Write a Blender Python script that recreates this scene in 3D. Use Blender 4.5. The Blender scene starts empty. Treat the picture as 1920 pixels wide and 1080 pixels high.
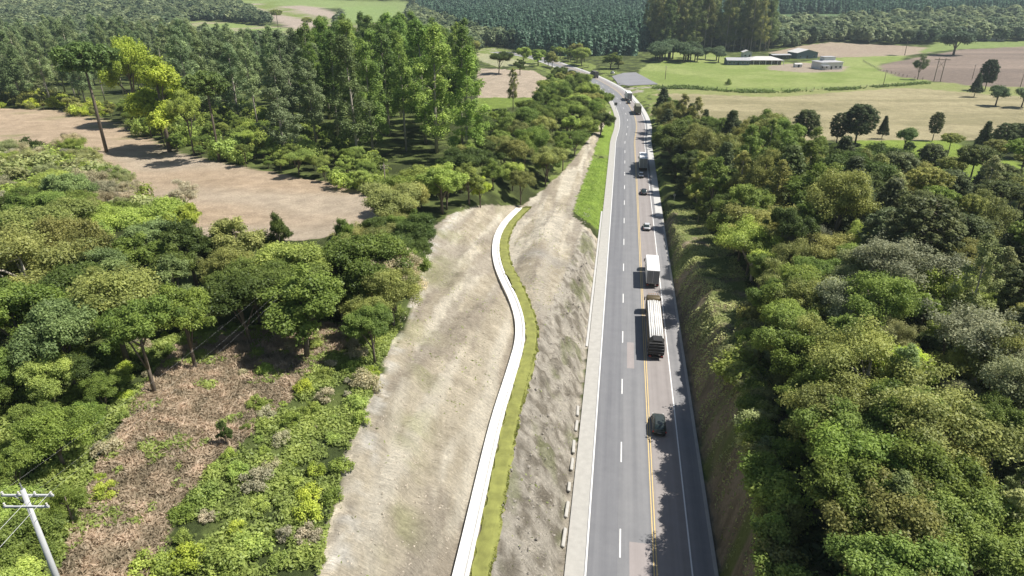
import bpy, bmesh, math, random
import numpy as np
from math import radians, sin, cos, pi
from mathutils import Vector, Matrix

# ------------------------------------------------------------------ camera
scene = bpy.context.scene
CAM_H, PITCH, F = 56.0, radians(24.5), 1250.0      # F in pixels of a 1920 wide frame
cd = bpy.data.cameras.new("camera"); cam = bpy.data.objects.new("camera", cd)
scene.collection.objects.link(cam); scene.camera = cam
cd.sensor_width = 36.0; cd.lens = F / 1920 * 36
cd.clip_start = 0.5; cd.clip_end = 9000
cam.location = (0, 0, CAM_H); cam.rotation_euler = (radians(90) - PITCH, 0, 0)
# ------------------------------------------------------------------ world, sun
SUN_EL, SUN_AZ = radians(57), radians(2)           # azimuth measured from +X towards +Y
world = bpy.data.worlds.new("World"); scene.world = world; world.use_nodes = True
nt = world.node_tree; nt.nodes.clear()
sky = nt.nodes.new("ShaderNodeTexSky"); sky.sky_type = 'NISHITA'; sky.sun_disc = False
sky.sun_elevation = SUN_EL; sky.sun_rotation = radians(90) - SUN_AZ
bg = nt.nodes.new("ShaderNodeBackground"); bg.inputs[1].default_value = 0.06
wo = nt.nodes.new("ShaderNodeOutputWorld")
nt.links.new(sky.outputs[0], bg.inputs[0]); nt.links.new(bg.outputs[0], wo.inputs[0])
sl = bpy.data.lights.new("sun", 'SUN'); sun = bpy.data.objects.new("sun", sl)
scene.collection.objects.link(sun)
sl.energy = 5.0; sl.angle = radians(0.5); sl.color = (1.0, 0.95, 0.88)
sdir = Vector((cos(SUN_EL) * cos(SUN_AZ), cos(SUN_EL) * sin(SUN_AZ), sin(SUN_EL)))
sun.rotation_euler = sdir.to_track_quat('Z', 'Y').to_euler()
scene.view_settings.view_transform = 'Standard'; scene.view_settings.look = 'None'
scene.view_settings.exposure = 0.6; scene.view_settings.gamma = 1
scene.cycles.max_bounces = 5; scene.cycles.diffuse_bounces = 4; scene.cycles.transmission_bounces = 3
scene.cycles.volume_bounces = 0; scene.cycles.caustics_reflective = False; scene.cycles.caustics_refractive = False

SP, CP = sin(PITCH), cos(PITCH)
COL = scene.collection
rnd = random.Random(7)

def proj(x, y, z):
    zc = y * CP + (CAM_H - z) * SP
    yc = (CAM_H - z) * CP - y * SP
    zc = np.maximum(zc, 0.5)
    return 960 + F * x / zc, 540 + F * yc / zc

# ------------------------------------------------------------------ noise
_tab = np.random.RandomState(3).rand(256, 256)
def vnoise(x, y):
    x = np.asarray(x, float); y = np.asarray(y, float)
    xi = np.floor(x).astype(int); yi = np.floor(y).astype(int)
    fx = x - xi; fy = y - yi
    fx = fx * fx * (3 - 2 * fx); fy = fy * fy * (3 - 2 * fy)
    a = _tab[xi & 255, yi & 255]; b = _tab[(xi + 1) & 255, yi & 255]
    c = _tab[xi & 255, (yi + 1) & 255]; d = _tab[(xi + 1) & 255, (yi + 1) & 255]
    return a + (b - a) * fx + (c - a) * fy + (a - b - c + d) * fx * fy
def fbm(x, y, o=4):
    s = 0; a = 1; t = 0
    for i in range(o):
        s = s + a * vnoise(x * 2 ** i + 17 * i, y * 2 ** i + 31 * i); t += a; a *= 0.5
    return s / t
def sstep(a, b, x):
    t = np.clip((x - a) / (b - a), 0, 1); return t * t * (3 - 2 * t)

# ------------------------------------------------------------------ road line
def ray0(px, py, z=0.0):
    a = (px - 960) / F; b = (py - 540) / F
    d = (a, CP - b * SP, -SP - b * CP)
    t = (z - CAM_H) / d[2]
    return d[0] * t, d[1] * t
SL = 0.157
def straight(y): return 11.2 + SL * (y - 50.7)
_n = math.hypot(1, SL)
# line u=0 is the dashed lane line; far points are given for u=+2 and moved back
pts = [(straight(y), y) for y in (-120, 0, 120, 200, 240, 262)]
far = [ray0(*p) for p in ((1186, 238), (1182, 215), (1168, 190), (1146, 167), (1100, 142), (1055, 125), (1000, 107), (930, 97))]
prev = (pts[-1][0] + 2, pts[-1][1])
for k, p in enumerate(far):
    q = far[k + 1] if k + 1 < len(far) else (2 * p[0] - prev[0], 2 * p[1] - prev[1])
    dx, dy = q[0] - prev[0], q[1] - prev[1]; L = math.hypot(dx, dy)
    pts.append((p[0] - 2 * dy / L, p[1] + 2 * dx / L)); prev = p
def catmull(P, step=4.0):
    out = []
    P = [np.array(p, float) for p in P]
    for i in range(len(P) - 1):
        p0 = P[max(i - 1, 0)]; p1 = P[i]; p2 = P[i + 1]; p3 = P[min(i + 2, len(P) - 1)]
        n = max(1, int(np.linalg.norm(p2 - p1) / step))
        for k in range(n):
            t = k / n
            out.append(0.5 * ((2 * p1) + (-p0 + p2) * t + (2 * p0 - 5 * p1 + 4 * p2 - p3) * t * t + (-p0 + 3 * p1 - 3 * p2 + p3) * t ** 3))
    out.append(P[-1]); return np.array(out)
ROAD = catmull(pts, 5.0)
_seg = ROAD[1:] - ROAD[:-1]; _len = np.linalg.norm(_seg, axis=1)
ARC = np.concatenate([[0], np.cumsum(_len)])
S0 = None
def road_us(x, y):
    x = np.asarray(x, float).ravel(); y = np.asarray(y, float).ravel()
    best = np.full(x.shape, 1e18); u = np.zeros(x.shape); s = np.zeros(x.shape)
    for i in range(len(_seg)):
        ax, ay = ROAD[i]; sx, sy = _seg[i]; L = _len[i]
        t = ((x - ax) * sx + (y - ay) * sy) / (L * L)
        if i == len(_seg) - 1: tc = np.maximum(t, 0)
        else: tc = np.clip(t, 0, 1)
        dx = x - ax - tc * sx; dy = y - ay - tc * sy
        d = dx * dx + dy * dy
        side = ((x - ax) * sy - (y - ay) * sx)
        m = d < best
        best = np.where(m, d, best); u = np.where(m, np.sign(side) * np.sqrt(d), u); s = np.where(m, ARC[i] + tc * L, s)
    return u, s
def road_pt(s, u=0.0):
    """point at arc length s, offset u to the right"""
    i = int(np.clip(np.searchsorted(ARC, s) - 1, 0, len(_seg) - 1))
    t = (s - ARC[i]) / _len[i]
    p = ROAD[i] + _seg[i] * t
    # smooth direction
    j = min(i + 1, len(_seg) - 1)
    d = _seg[i] / _len[i] * (1 - t) + _seg[j] / _len[j] * t if t > 0 else _seg[i] / _len[i]
    d = d / np.linalg.norm(d)
    return p[0] + d[1] * u, p[1] - d[0] * u, math.atan2(d[1], d[0])
def s_at(y): # arc length of the road point at world y on the straight
    return float(road_us([straight(y)], [y])[1][0])

S300 = s_at(300)
# ------------------------------------------------------------------ terrain height
def tb(y, ks, vs): return np.interp(y, ks, vs)
def U1(y): return tb(y, [30, 43, 60, 75, 95, 125, 150, 165, 220], [-11.3, -11.4, -12.3, -12.9, -12.2, -10.5, -9.3, -8.8, -8.2])
def Z1(y): return tb(y, [30, 75, 90, 112, 130, 150, 165, 185, 230, 400], [8, 8, 7.7, 6.2, 4.6, 3.0, 2.0, 1.2, .7, .4])
def UP(y): return sum(UP0(np.asarray(y, float) + d) for d in (-9, -6, -3, 0, 3, 6, 9)) / 7
def UP0(y): return tb(y, [30, 43, 60, 72, 83, 93, 101, 110, 118, 125, 134, 144, 154, 163, 200, 260, 400], [-13.9, -14.2, -15.0, -15.4, -14.8, -15.6, -18.6, -21.8, -24.2, -25.8, -27.4, -28.2, -27.8, -26.5, -22, -16, -14])
def ZP(y): return tb(y, [30, 93, 110, 125, 144, 163, 200, 260, 400], [8, 8, 7.3, 6.3, 5, 3.8, 2.0, 1.2, .6])
def U3(y): return tb(y, [30, 36, 60, 90, 114, 134, 165, 200, 260, 400], [-21.8, -22.3, -27.3, -32, -36, -37.5, -36, -30, -22, -20])
def Z3(y): return tb(y, [30, 60, 90, 114, 134, 165, 200, 260, 400, 600], [16, 16, 15, 13, 11.2, 8.5, 6, 4, 2.5, 1])
def Z4(y): return tb(y, [30, 60, 100, 130, 190, 270, 400, 600], [20, 18, 14.5, 11.5, 9.5, 8, 5, 2])
def U5(y): return tb(y, [30, 43, 60, 75, 95, 120, 150, 220], [12.0, 12.2, 13.2, 14.2, 14.8, 13.6, 12.4, 12])
def U6(y): return tb(y, [30, 75, 85, 130, 150, 175], [18, 18.3, 20.5, 20.5, 16, 14.5])   # where the trees begin
def Z5(y): return tb(y, [30, 70, 80, 95, 103, 130, 160, 200, 300], [10.4, 10.0, 8.4, 7.4, 7, 5, 2.6, 1.2, .5])
def Z6(y): return tb(y, [30, 70, 103, 130, 160, 200, 260, 400, 600], [14.5, 14.5, 12, 9.5, 7, 5, 2.5, .5, 0])
def lerp(a, b, t): return a + (b - a) * t
def height(x, y):
    sh = np.shape(x)
    x = np.asarray(x, float).ravel(); y = np.asarray(y, float).ravel()
    u, s = road_us(x, y)
    yy = np.where((s > S300) & (np.abs(u) < 60), np.maximum(y, 300), y)
    u1, z1, up, zp, u3, z3, z4 = U1(yy), Z1(yy), UP(yy), ZP(yy), U3(yy), Z3(yy), Z4(y)
    u5, z5, z6 = U5(yy), Z5(yy), Z6(y)
    rough = fbm(x * .9, y * .9, 3) - .5
    gul = (fbm(y * .12 + 9, x * .02, 2) - .5)
    u5 = u5 + gul * 2.6 * sstep(60, 85, y)
    hw = 1.25
    z = np.zeros_like(x)
    L = u < 0
    # left of the road
    tt = np.clip((-6.5 - u) / np.maximum(-6.5 - u1, .1), 0, 1)
    bank = z1 * (tt ** 0.8) + rough * 3.6 * np.sin(pi * tt) * sstep(1, 4, z1)
    bench = lerp(z1, zp, sstep(0, 1, (u1 - u) / np.maximum(u1 - (up + 3.3), .3)))
    bumps = (fbm(x * .25, y * .25, 3) - .5) * 1.6 * sstep(96, 110, y) * sstep(0, 2.5, u1 - u) * sstep(0, 2.5, u - up - 3.5)
    spur = 1.7 * np.exp(-((u - (u1 * .55 + up * .45)) / 3.2) ** 2) * sstep(97, 112, y) * sstep(165, 145, y) + .45 * np.exp(-((u - u1 - .7) / .6) ** 2) * sstep(100, 92, y)
    bench = bench + bumps + spur
    t2 = np.clip((up - hw - .2 - u) / np.maximum(up - hw - .2 - u3, .1), 0, 1)
    rill = (fbm(u * .55 + 3, y * .06, 3) - .5) * 1.5 + (fbm(u * 1.6, y * .22 + 7, 2) - .5) * .5
    slope2 = lerp(zp, z3, t2 ** .8) + (rough * .7 + rill) * np.sin(pi * t2) ** .6
    plat = lerp(z3, z4, sstep(0, 26, u3 - u)) + (fbm(x * .07, y * .07, 3) - .5) * 2.2 * sstep(2, 15, u3 - u)
    zl = np.where(u > -6.5, 0, np.where(u > u1, bank, np.where(u > up - hw - .2, bench, np.where(u > u3, slope2, plat))))
    # right of the road
    t5 = np.clip((u - 10.7) / np.maximum(u5 - 10.7, .1), 0, 1)
    rb = z5 * t5 ** .75 + rough * 1.8 * np.sin(pi * t5) * sstep(1, 3, z5)
    pr = lerp(z5, z6, sstep(3, 24, u - u5)) + (fbm(x * .06 + 5, y * .06, 3) - .5) * 2.5 * sstep(3, 20, u - u5) * sstep(420, 250, y)
    zr = np.where(u < 10.7, 0, np.where(u < u5, rb, pr))
    z = np.where(L, zl, zr)
    # far land
    fade = sstep(15, 60, np.abs(u))
    farz = np.where(y < 1200, np.maximum(y - 650, 0) * .035, 19.25 + (y - 1200) * .085)
    farz = farz + (fbm(x * .002 + 3, y * .002, 3) - .5) * 2 * sstep(700, 1700, y) * 40
    z = z + farz * np.maximum(fade, sstep(640, 760, y))
    z = z - .12 * (np.abs(u - 2) < 9)      # the road slab lies in here
    return z.reshape(sh)
def hz(x, y): return float(height(np.array([x]), np.array([y]))[0])
def hit(px, py, off=0.0):
    """where the sight line through a pixel meets the terrain raised by off"""
    a = (px - 960) / F; b = (py - 540) / F
    d = np.array((a, CP - b * SP, -SP - b * CP))
    t = np.concatenate([np.arange(25, 400, .5), np.arange(400, 2500, 3)])
    X = d[0] * t; Y = d[1] * t; Z = CAM_H + d[2] * t
    g = height(X, Y) + off
    k = np.argmax(Z < g)
    return float(X[k]), float(Y[k])

# ------------------------------------------------------------------ polygons traced on the ground
def inpoly(px, py, poly):
    c = np.zeros(np.shape(px), bool); n = len(poly)
    for i in range(n):
        x1, y1 = poly[i]; x2, y2 = poly[(i + 1) % n]
        if y1 == y2: continue
        m = ((y1 > py) != (y2 > py)) & (px < (x2 - x1) * (py - y1) / (y2 - y1) + x1)
        c ^= m
    return c
P_DIRT = [(560, 1300), (1068, 1300), (1066, 1080), (1092, 720), (1112, 440), (1072, 402), (1078, 380), (1112, 296), (1112, 288), (1128, 245), (1148, 205), (1120, 240), (1060, 318), (1010, 362), (975, 385), (905, 385), (845, 402), (800, 430), (795, 490), (765, 600), (735, 640), (700, 740), (650, 860), (615, 1000), (600, 1080)]
P_BROWN = [(-60, 200), (120, 208), (230, 236), (330, 286), (480, 318), (640, 348), (725, 374), (735, 395), (660, 430), (600, 449), (420, 452), (380, 440), (330, 412), (262, 392), (222, 335), (150, 300), (60, 288), (-60, 290)]
P_BRACK = [(575, 600), (420, 625), (330, 650), (250, 760), (170, 900), (90, 1150), (255, 1150), (320, 980), (420, 850), (530, 760), (610, 690), (660, 640), (640, 615)]
P_GRASS_A = [(1111, 297), (1141, 297), (1127, 434), (1075, 397), (1080, 380)]
P_GRASS_B = [(1128, 248), (1152, 200), (1149, 292), (1112, 290)]
P_PAST = [(1195, 190), (1190, 160), (1200, 130), (1250, 98), (1330, 100), (1420, 115), (1490, 118), (1560, 108), (1660, 98), (1700, 101), (1690, 113), (1650, 120), (1655, 132), (1720, 146), (1745, 153), (1810, 162), (1600, 167), (1450, 174), (1400, 173), (1280, 165), (1235, 168)]
P_DRY = [(1225, 170), (1280, 166), (1400, 174), (1450, 175), (1600, 168), (1740, 159), (1820, 158), (1990, 168), (1990, 240), (1840, 262), (1620, 264), (1450, 262), (1300, 250), (1215, 215)]
P_PLOUGH = [(1648, 124), (1670, 117), (1710, 110), (1800, 93), (1990, 84), (1990, 165), (1830, 161), (1750, 152), (1700, 146), (1655, 135)]
P_TAN = [(1440, 99), (1500, 86), (1560, 79), (1680, 85), (1790, 92), (1700, 104), (1560, 108), (1500, 104)]
P_LAWN = [(1600, 263), (1760, 263), (1900, 300), (1990, 330), (1900, 345), (1760, 340), (1700, 322), (1640, 305)]
P_PALE = [(1150, 166), (1236, 162), (1240, 168), (1165, 180)]
P_MID1 = [(890, 88), (960, 92), (1000, 108), (1010, 122), (930, 125), (890, 110)]
P_MID2 = [(895, 128), (1000, 132), (1045, 158), (1015, 183), (895, 183)]
P_MID3 = [(895, 183), (1020, 183), (1010, 195), (895, 208)]
P_UL = [(440, 2), (600, 12), (640, 30), (620, 62), (560, 58), (500, 34)]
P_UL2 = [(440, -6), (770, 3), (765, 22), (600, 14), (440, 4)]
P_UL3 = [(350, 38), (430, 42), (640, 62), (620, 85), (420, 66), (350, 60)]
P_UL4 = [(640, 12), (740, 12), (770, 40), (640, 46)]
P_UL5 = [(640, 46), (770, 42), (770, 58), (640, 60)]
P_UL6 = [(640, 60), (750, 60), (720, 98), (640, 90)]
P_UR = [(1455, 26), (1590, 26), (1585, 48), (1455, 52)]
P_UR2 = [(1755, 80), (1990, 76), (1990, 84), (1800, 92), (1720, 100)]
FIELDS = [P_BROWN, P_PAST, P_DRY, P_PLOUGH, P_TAN, P_LAWN, P_MID1, P_MID2, P_MID3, P_UL, P_UL2, P_UL3, P_UL4, P_UL5, P_UL6, P_UR2]

# ------------------------------------------------------------------ node helpers
def new_mat(name):
    m = bpy.data.materials.new(name); m.use_nodes = True
    t = m.node_tree; t.nodes.clear()
    o = t.nodes.new("ShaderNodeOutputMaterial"); return m, t, o
def N(t, kind, **kw):
    n = t.nodes.new(kind)
    for k, v in kw.items():
        if k.startswith('i'): n.inputs[int(k[1:])].default_value = v
        else: setattr(n, k, v)
    return n
def simple(name, col, rough=.7, metal=0.0, noise=.12, scale=3.0, bump=0.0, spec=.4):
    m, t, o = new_mat(name)
    p = N(t, "ShaderNodeBsdfPrincipled"); p.inputs['Roughness'].default_value = rough; p.inputs['Metallic'].default_value = metal
    p.inputs['Specular IOR Level'].default_value = spec
    tc = N(t, "ShaderNodeTexCoord"); ns = N(t, "ShaderNodeTexNoise"); ns.inputs['Scale'].default_value = scale; ns.inputs['Detail'].default_value = 5
    t.links.new(tc.outputs['Object'], ns.inputs['Vector'])
    mx = N(t, "ShaderNodeMix", data_type='RGBA')
    mx.inputs[6].default_value = (*[c * (1 - noise) for c in col], 1); mx.inputs[7].default_value = (*[min(1, c * (1 + noise)) for c in col], 1)
    t.links.new(ns.outputs[0], mx.inputs[0]); t.links.new(mx.outputs[2], p.inputs['Base Color'])
    if bump:
        b = N(t, "ShaderNodeBump"); b.inputs['Strength'].default_value = bump; b.inputs['Distance'].default_value = .1
        t.links.new(ns.outputs[0], b.inputs['Height']); t.links.new(b.outputs[0], p.inputs['Normal'])
    t.links.new(p.outputs[0], o.inputs[0]); return m

def mat_ground():
    m, t, o = new_mat("ground_soil_and_grass")
    p = N(t, "ShaderNodeBsdfPrincipled"); p.inputs['Roughness'].default_value = .95; p.inputs['Specular IOR Level'].default_value = .1
    at = N(t, "ShaderNodeAttribute", attribute_name="albedo")
    rg = N(t, "ShaderNodeAttribute", attribute_name="rocky")
    tc = N(t, "ShaderNodeTexCoord")
    n1 = N(t, "ShaderNodeTexNoise"); n1.inputs['Scale'].default_value = 2.2; n1.inputs['Detail'].default_value = 10; n1.inputs['Roughness'].default_value = .8
    t.links.new(tc.outputs['Object'], n1.inputs['Vector'])
    # tooth marks left by the excavator: thin streaks down the slope
    mp = N(t, "ShaderNodeMapping"); mp.inputs['Rotation'].default_value = (0, 0, radians(38)); mp.inputs['Scale'].default_value = (.8, 6.0, .8)
    t.links.new(tc.outputs['Object'], mp.inputs['Vector'])
    n2 = N(t, "ShaderNodeTexNoise"); n2.inputs['Scale'].default_value = 1.0; n2.inputs['Detail'].default_value = 5; n2.inputs['Roughness'].default_value = .75; n2.inputs['Distortion'].default_value = .6
    t.links.new(mp.outputs[0], n2.inputs['Vector'])
    n3 = N(t, "ShaderNodeTexNoise"); n3.inputs['Scale'].default_value = .28; n3.inputs['Detail'].default_value = 6; n3.inputs['Roughness'].default_value = .6
    t.links.new(tc.outputs['Object'], n3.inputs['Vector'])
    r1 = N(t, "ShaderNodeMapRange"); r1.inputs[1].default_value = .25; r1.inputs[2].default_value = .75; r1.inputs[3].default_value = .55; r1.inputs[4].default_value = 1.42
    t.links.new(n1.outputs[0], r1.inputs[0])
    r2 = N(t, "ShaderNodeMapRange"); r2.inputs[1].default_value = .32; r2.inputs[2].default_value = .62; r2.inputs[3].default_value = .72; r2.inputs[4].default_value = 1.2
    t.links.new(n2.outputs[0], r2.inputs[0])
    r3 = N(t, "ShaderNodeMapRange"); r3.inputs[1].default_value = .3; r3.inputs[2].default_value = .7; r3.inputs[3].default_value = .82; r3.inputs[4].default_value = 1.15
    t.links.new(n3.outputs[0], r3.inputs[0])
    one = N(t, "ShaderNodeMix", data_type='FLOAT'); one.inputs[2].default_value = 1.0
    t.links.new(rg.outputs['Fac'], one.inputs[0]); t.links.new(r2.outputs[0], one.inputs[3])
    a = N(t, "ShaderNodeMath", operation='MULTIPLY'); t.links.new(r1.outputs[0], a.inputs[0]); t.links.new(one.outputs[0], a.inputs[1])
    b = N(t, "ShaderNodeMath", operation='MULTIPLY'); t.links.new(a.outputs[0], b.inputs[0]); t.links.new(r3.outputs[0], b.inputs[1])
    v = N(t, "ShaderNodeVectorMath", operation='SCALE'); t.links.new(at.outputs['Color'], v.inputs[0]); t.links.new(b.outputs[0], v.inputs['Scale'])
    t.links.new(v.outputs[0], p.inputs['Base Color'])
    bm_ = N(t, "ShaderNodeBump"); bm_.inputs['Strength'].default_value = .9; bm_.inputs['Distance'].default_value = .6
    hsum = N(t, "ShaderNodeMath", operation='MULTIPLY'); t.links.new(n1.outputs[0], hsum.inputs[0]); t.links.new(one.outputs[0], hsum.inputs[1])
    t.links.new(hsum.outputs[0], bm_.inputs['Height']); t.links.new(bm_.outputs[0], p.inputs['Normal'])
    t.links.new(p.outputs[0], o.inputs[0]); return m

def mat_leaf(name="foliage_leaves", col=None):
    """leaf colour: the object's own colour, varied by clump and by tree"""
    m, t, o = new_mat(name)
    at = N(t, "ShaderNodeAttribute", attribute_name="tint")
    oi = N(t, "ShaderNodeObjectInfo")
    rng = N(t, "ShaderNodeMapRange"); rng.inputs[3].default_value = .66; rng.inputs[4].default_value = 1.9
    t.links.new(at.outputs['Fac'], rng.inputs[0])
    rr = N(t, "ShaderNodeMapRange"); rr.inputs[3].default_value = .8; rr.inputs[4].default_value = 1.22
    t.links.new(oi.outputs['Random'], rr.inputs[0])
    mm = N(t, "ShaderNodeMath", operation='MULTIPLY'); t.links.new(rng.outputs[0], mm.inputs[0]); t.links.new(rr.outputs[0], mm.inputs[1])
    v = N(t, "ShaderNodeVectorMath", operation='SCALE'); t.links.new(mm.outputs[0], v.inputs['Scale'])
    if col is None: t.links.new(oi.outputs['Color'], v.inputs[0])
    else:
        if len(col) == 2:
            mc = N(t, "ShaderNodeMix", data_type='RGBA'); mc.inputs[6].default_value = (*col[0], 1); mc.inputs[7].default_value = (*col[1], 1)
            t.links.new(oi.outputs['Random'], mc.inputs[0]); t.links.new(mc.outputs[2], v.inputs[0])
        else: v.inputs[0].default_value = col
    hs = N(t, "ShaderNodeHueSaturation")
    hr = N(t, "ShaderNodeMapRange"); hr.inputs[3].default_value = .515; hr.inputs[4].default_value = .488
    t.links.new(at.outputs['Fac'], hr.inputs[0]); t.links.new(hr.outputs[0], hs.inputs['Hue']); t.links.new(v.outputs[0], hs.inputs['Color'])
    d = N(t, "ShaderNodeBsdfDiffuse"); tr = N(t, "ShaderNodeBsdfTranslucent"); gl = N(t, "ShaderNodeBsdfGlossy"); gl.inputs['Roughness'].default_value = .5
    gl.inputs['Color'].default_value = (.8, .85, .8, 1)
    t.links.new(hs.outputs[0], d.inputs[0]); t.links.new(hs.outputs[0], tr.inputs[0])
    a = N(t, "ShaderNodeMixShader"); a.inputs[0].default_value = .42
    t.links.new(d.outputs[0], a.inputs[1]); t.links.new(tr.outputs[0], a.inputs[2])
    b = N(t, "ShaderNodeMixShader"); b.inputs[0].default_value = .015
    t.links.new(a.outputs[0], b.inputs[1]); t.links.new(gl.outputs[0], b.inputs[2])
    t.links.new(b.outputs[0], o.inputs[0]); return m

M_GROUND = mat_ground(); M_LEAF = mat_leaf()
M_BARK = simple("grey_brown_bark", (.16, .13, .10), .9, noise=.35, scale=6, bump=.4)
M_PALEBARK = simple("pale_bark", (.38, .34, .28), .85, noise=.35, scale=5, bump=.3)

# ------------------------------------------------------------------ object helpers
def mesh_np(name, verts, faces4, mats, tint=None, smooth=False, midx=None):
    me = bpy.data.meshes.new(name)
    verts = np.asarray(verts, np.float32).reshape(-1, 3); faces4 = np.asarray(faces4, np.int32)
    nf, k = faces4.shape
    me.vertices.add(len(verts)); me.vertices.foreach_set("co", verts.ravel())
    me.loops.add(nf * k); me.loops.foreach_set("vertex_index", faces4.ravel())
    me.polygons.add(nf); me.polygons.foreach_set("loop_start", np.arange(0, nf * k, k, dtype=np.int32))
    me.polygons.foreach_set("loop_total", np.full(nf, k, dtype=np.int32))
    if midx is not None: me.polygons.foreach_set("material_index", np.asarray(midx, np.int32))
    me.polygons.foreach_set("use_smooth", np.full(nf, smooth))
    if not isinstance(mats, (list, tuple)): mats = [mats]
    for m in mats: me.materials.append(m)
    me.update(calc_edges=True)
    if tint is not None:
        a = me.attributes.new("tint", 'FLOAT', 'POINT'); a.data.foreach_set("value", np.asarray(tint, np.float32))
    return me
def link(name, me, parent=None):
    o = bpy.data.objects.new(name, me); COL.objects.link(o)
    if parent: o.parent = parent
    return o
def tag(o, label=None, cat=None, group=None, kind=None):
    if label: o['label'] = label
    if cat: o['category'] = cat
    if group: o['group'] = group
    if kind: o['kind'] = kind
    return o
def empty(name, loc=(0, 0, 0), rz=0.0):
    o = bpy.data.objects.new(name, None); o.empty_display_size = .5; COL.objects.link(o)
    o.location = loc; o.rotation_euler = (0, 0, rz); return o

class MB:
    """collects simple solids, links them as one mesh"""
    def __init__(s): s.bm = bmesh.new()
    def box(s, x0, x1, y0, y1, z0, z1, bev=0.0, taper=(1, 1)):
        r = bmesh.ops.create_cube(s.bm, size=1.0)
        cx, cy = (x0 + x1) / 2, (y0 + y1) / 2
        for v in r['verts']:
            top = v.co.z > 0
            fx = taper[0] if top else 1; fy = taper[1] if top else 1
            v.co = Vector((cx + v.co.x * (x1 - x0) * fx, cy + v.co.y * (y1 - y0) * fy, z1 if top else z0))
        if bev:
            es = list({e for v in r['verts'] for e in v.link_edges})
            bmesh.ops.bevel(s.bm, geom=es, offset=bev, segments=2, affect='EDGES')
        return s
    def tube(s, pts, rad, seg=8, cap=True):
        pts = [Vector(p) for p in pts]; n = len(pts)
        if not isinstance(rad, (list, tuple)): rad = [rad] * n
        rings = []
        for i, p in enumerate(pts):
            d = (pts[min(i + 1, n - 1)] - pts[max(i - 1, 0)]).normalized()
            a = d.orthogonal().normalized() if i == 0 else (a - d * a.dot(d)).normalized()
            b = d.cross(a)
            rings.append([s.bm.verts.new(p + (a * cos(2 * pi * k / seg) + b * sin(2 * pi * k / seg)) * rad[i]) for k in range(seg)])
        for i in range(n - 1):
            for k in range(seg):
                s.bm.faces.new((rings[i][k], rings[i][(k + 1) % seg], rings[i + 1][(k + 1) % seg], rings[i + 1][k]))
        if cap:
            s.bm.faces.new(rings[0][::-1]); s.bm.faces.new(rings[-1])
        return s
    def poly(s, pts):
        s.bm.faces.new([s.bm.verts.new(Vector(p)) for p in pts]); return s
    def prism(s, prof, axis, a, b):
        """prof: 2-D outline; axis 'x' or 'y' = extrusion direction"""
        def P(q, t): return (t, q[0], q[1]) if axis == 'x' else (q[0], t, q[1])
        A = [s.bm.verts.new(P(q, a)) for q in prof]; B = [s.bm.verts.new(P(q, b)) for q in prof]
        n = len(prof)
        for i in range(n): s.bm.faces.new((A[i], A[(i + 1) % n], B[(i + 1) % n], B[i]))
        s.bm.faces.new(A[::-1]); s.bm.faces.new(B); return s
    def loft(s, secs):
        """secs: list of closed rings with equal count"""
        R = [[s.bm.verts.new(Vector(p)) for p in r] for r in secs]; n = len(R[0])
        for i in range(len(R) - 1):
            for k in range(n): s.bm.faces.new((R[i][k], R[i][(k + 1) % n], R[i + 1][(k + 1) % n], R[i + 1][k]))
        s.bm.faces.new(R[0][::-1]); s.bm.faces.new(R[-1]); return s
    def build(s, name, mat, parent=None, smooth=False):
        bmesh.ops.recalc_face_normals(s.bm, faces=s.bm.faces)
        me = bpy.data.meshes.new(name); s.bm.to_mesh(me); s.bm.free()
        me.materials.append(mat)
        if smooth:
            for p in me.polygons: p.use_smooth = True
        return link(name, me, parent)

# ------------------------------------------------------------------ ground
def axis(segs):
    out = [segs[0][0]]
    for a, b, st0, st1 in segs:
        x = a; n = 0
        while x < b - 1e-6:
            f = (x - a) / (b - a); x += st0 + (st1 - st0) * f
            out.append(min(x, b))
    return np.array(sorted(set(np.round(out, 4))))
gx = axis([(-1900, -300, 60, 14), (-300, -110, 10, 3.5), (-110, -45, 3, .9), (-45, 60, .55, .55), (60, 120, .9, 2.5), (120, 420, 3, 6), (420, 2300, 8, 70)])
gy = axis([(-150, 20, 12, 2), (20, 130, .55, .55), (130, 260, .6, 1.6), (260, 700, 1.8, 5), (700, 3300, 6, 60)])
GX, GY = np.meshgrid(gx, gy)
GZ = height(GX, GY)
nx, ny = len(gx), len(gy)
V = np.stack([GX.ravel(), GY.ravel(), GZ.ravel()], 1)
idx = np.arange(nx * ny).reshape(ny, nx)
Fq = np.stack([idx[:-1, :-1].ravel(), idx[:-1, 1:].ravel(), idx[1:, 1:].ravel(), idx[1:, :-1].ravel()], 1)
PX, PY = proj(V[:, 0], V[:, 1], V[:, 2])
U, S = road_us(V[:, 0], V[:, 1])
X_, Y_ = V[:, 0], V[:, 1]
wob = (fbm(X_ * .35, Y_ * .35, 3) - .5)
k = 14 * np.clip(60 / np.maximum(Y_, 20), .1, 1.2)
pxw = PX + wob * k * 2.2; pyw = PY + (fbm(X_ * .33 + 50, Y_ * .33, 3) - .5) * k
nf = fbm(X_ * .05, Y_ * .05, 4); nm = fbm(X_ * .22, Y_ * .22, 4); ns = fbm(X_ * .8, Y_ * .8, 3)
def C(c): return np.array(c, float)[None, :]
def mixc(a, b, t): return a + (b - a) * t[:, None]
alb = mixc(C((.05, .062, .022)), C((.12, .15, .045)), sstep(.4, .65, nm)) * np.ones((len(V), 1))
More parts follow.
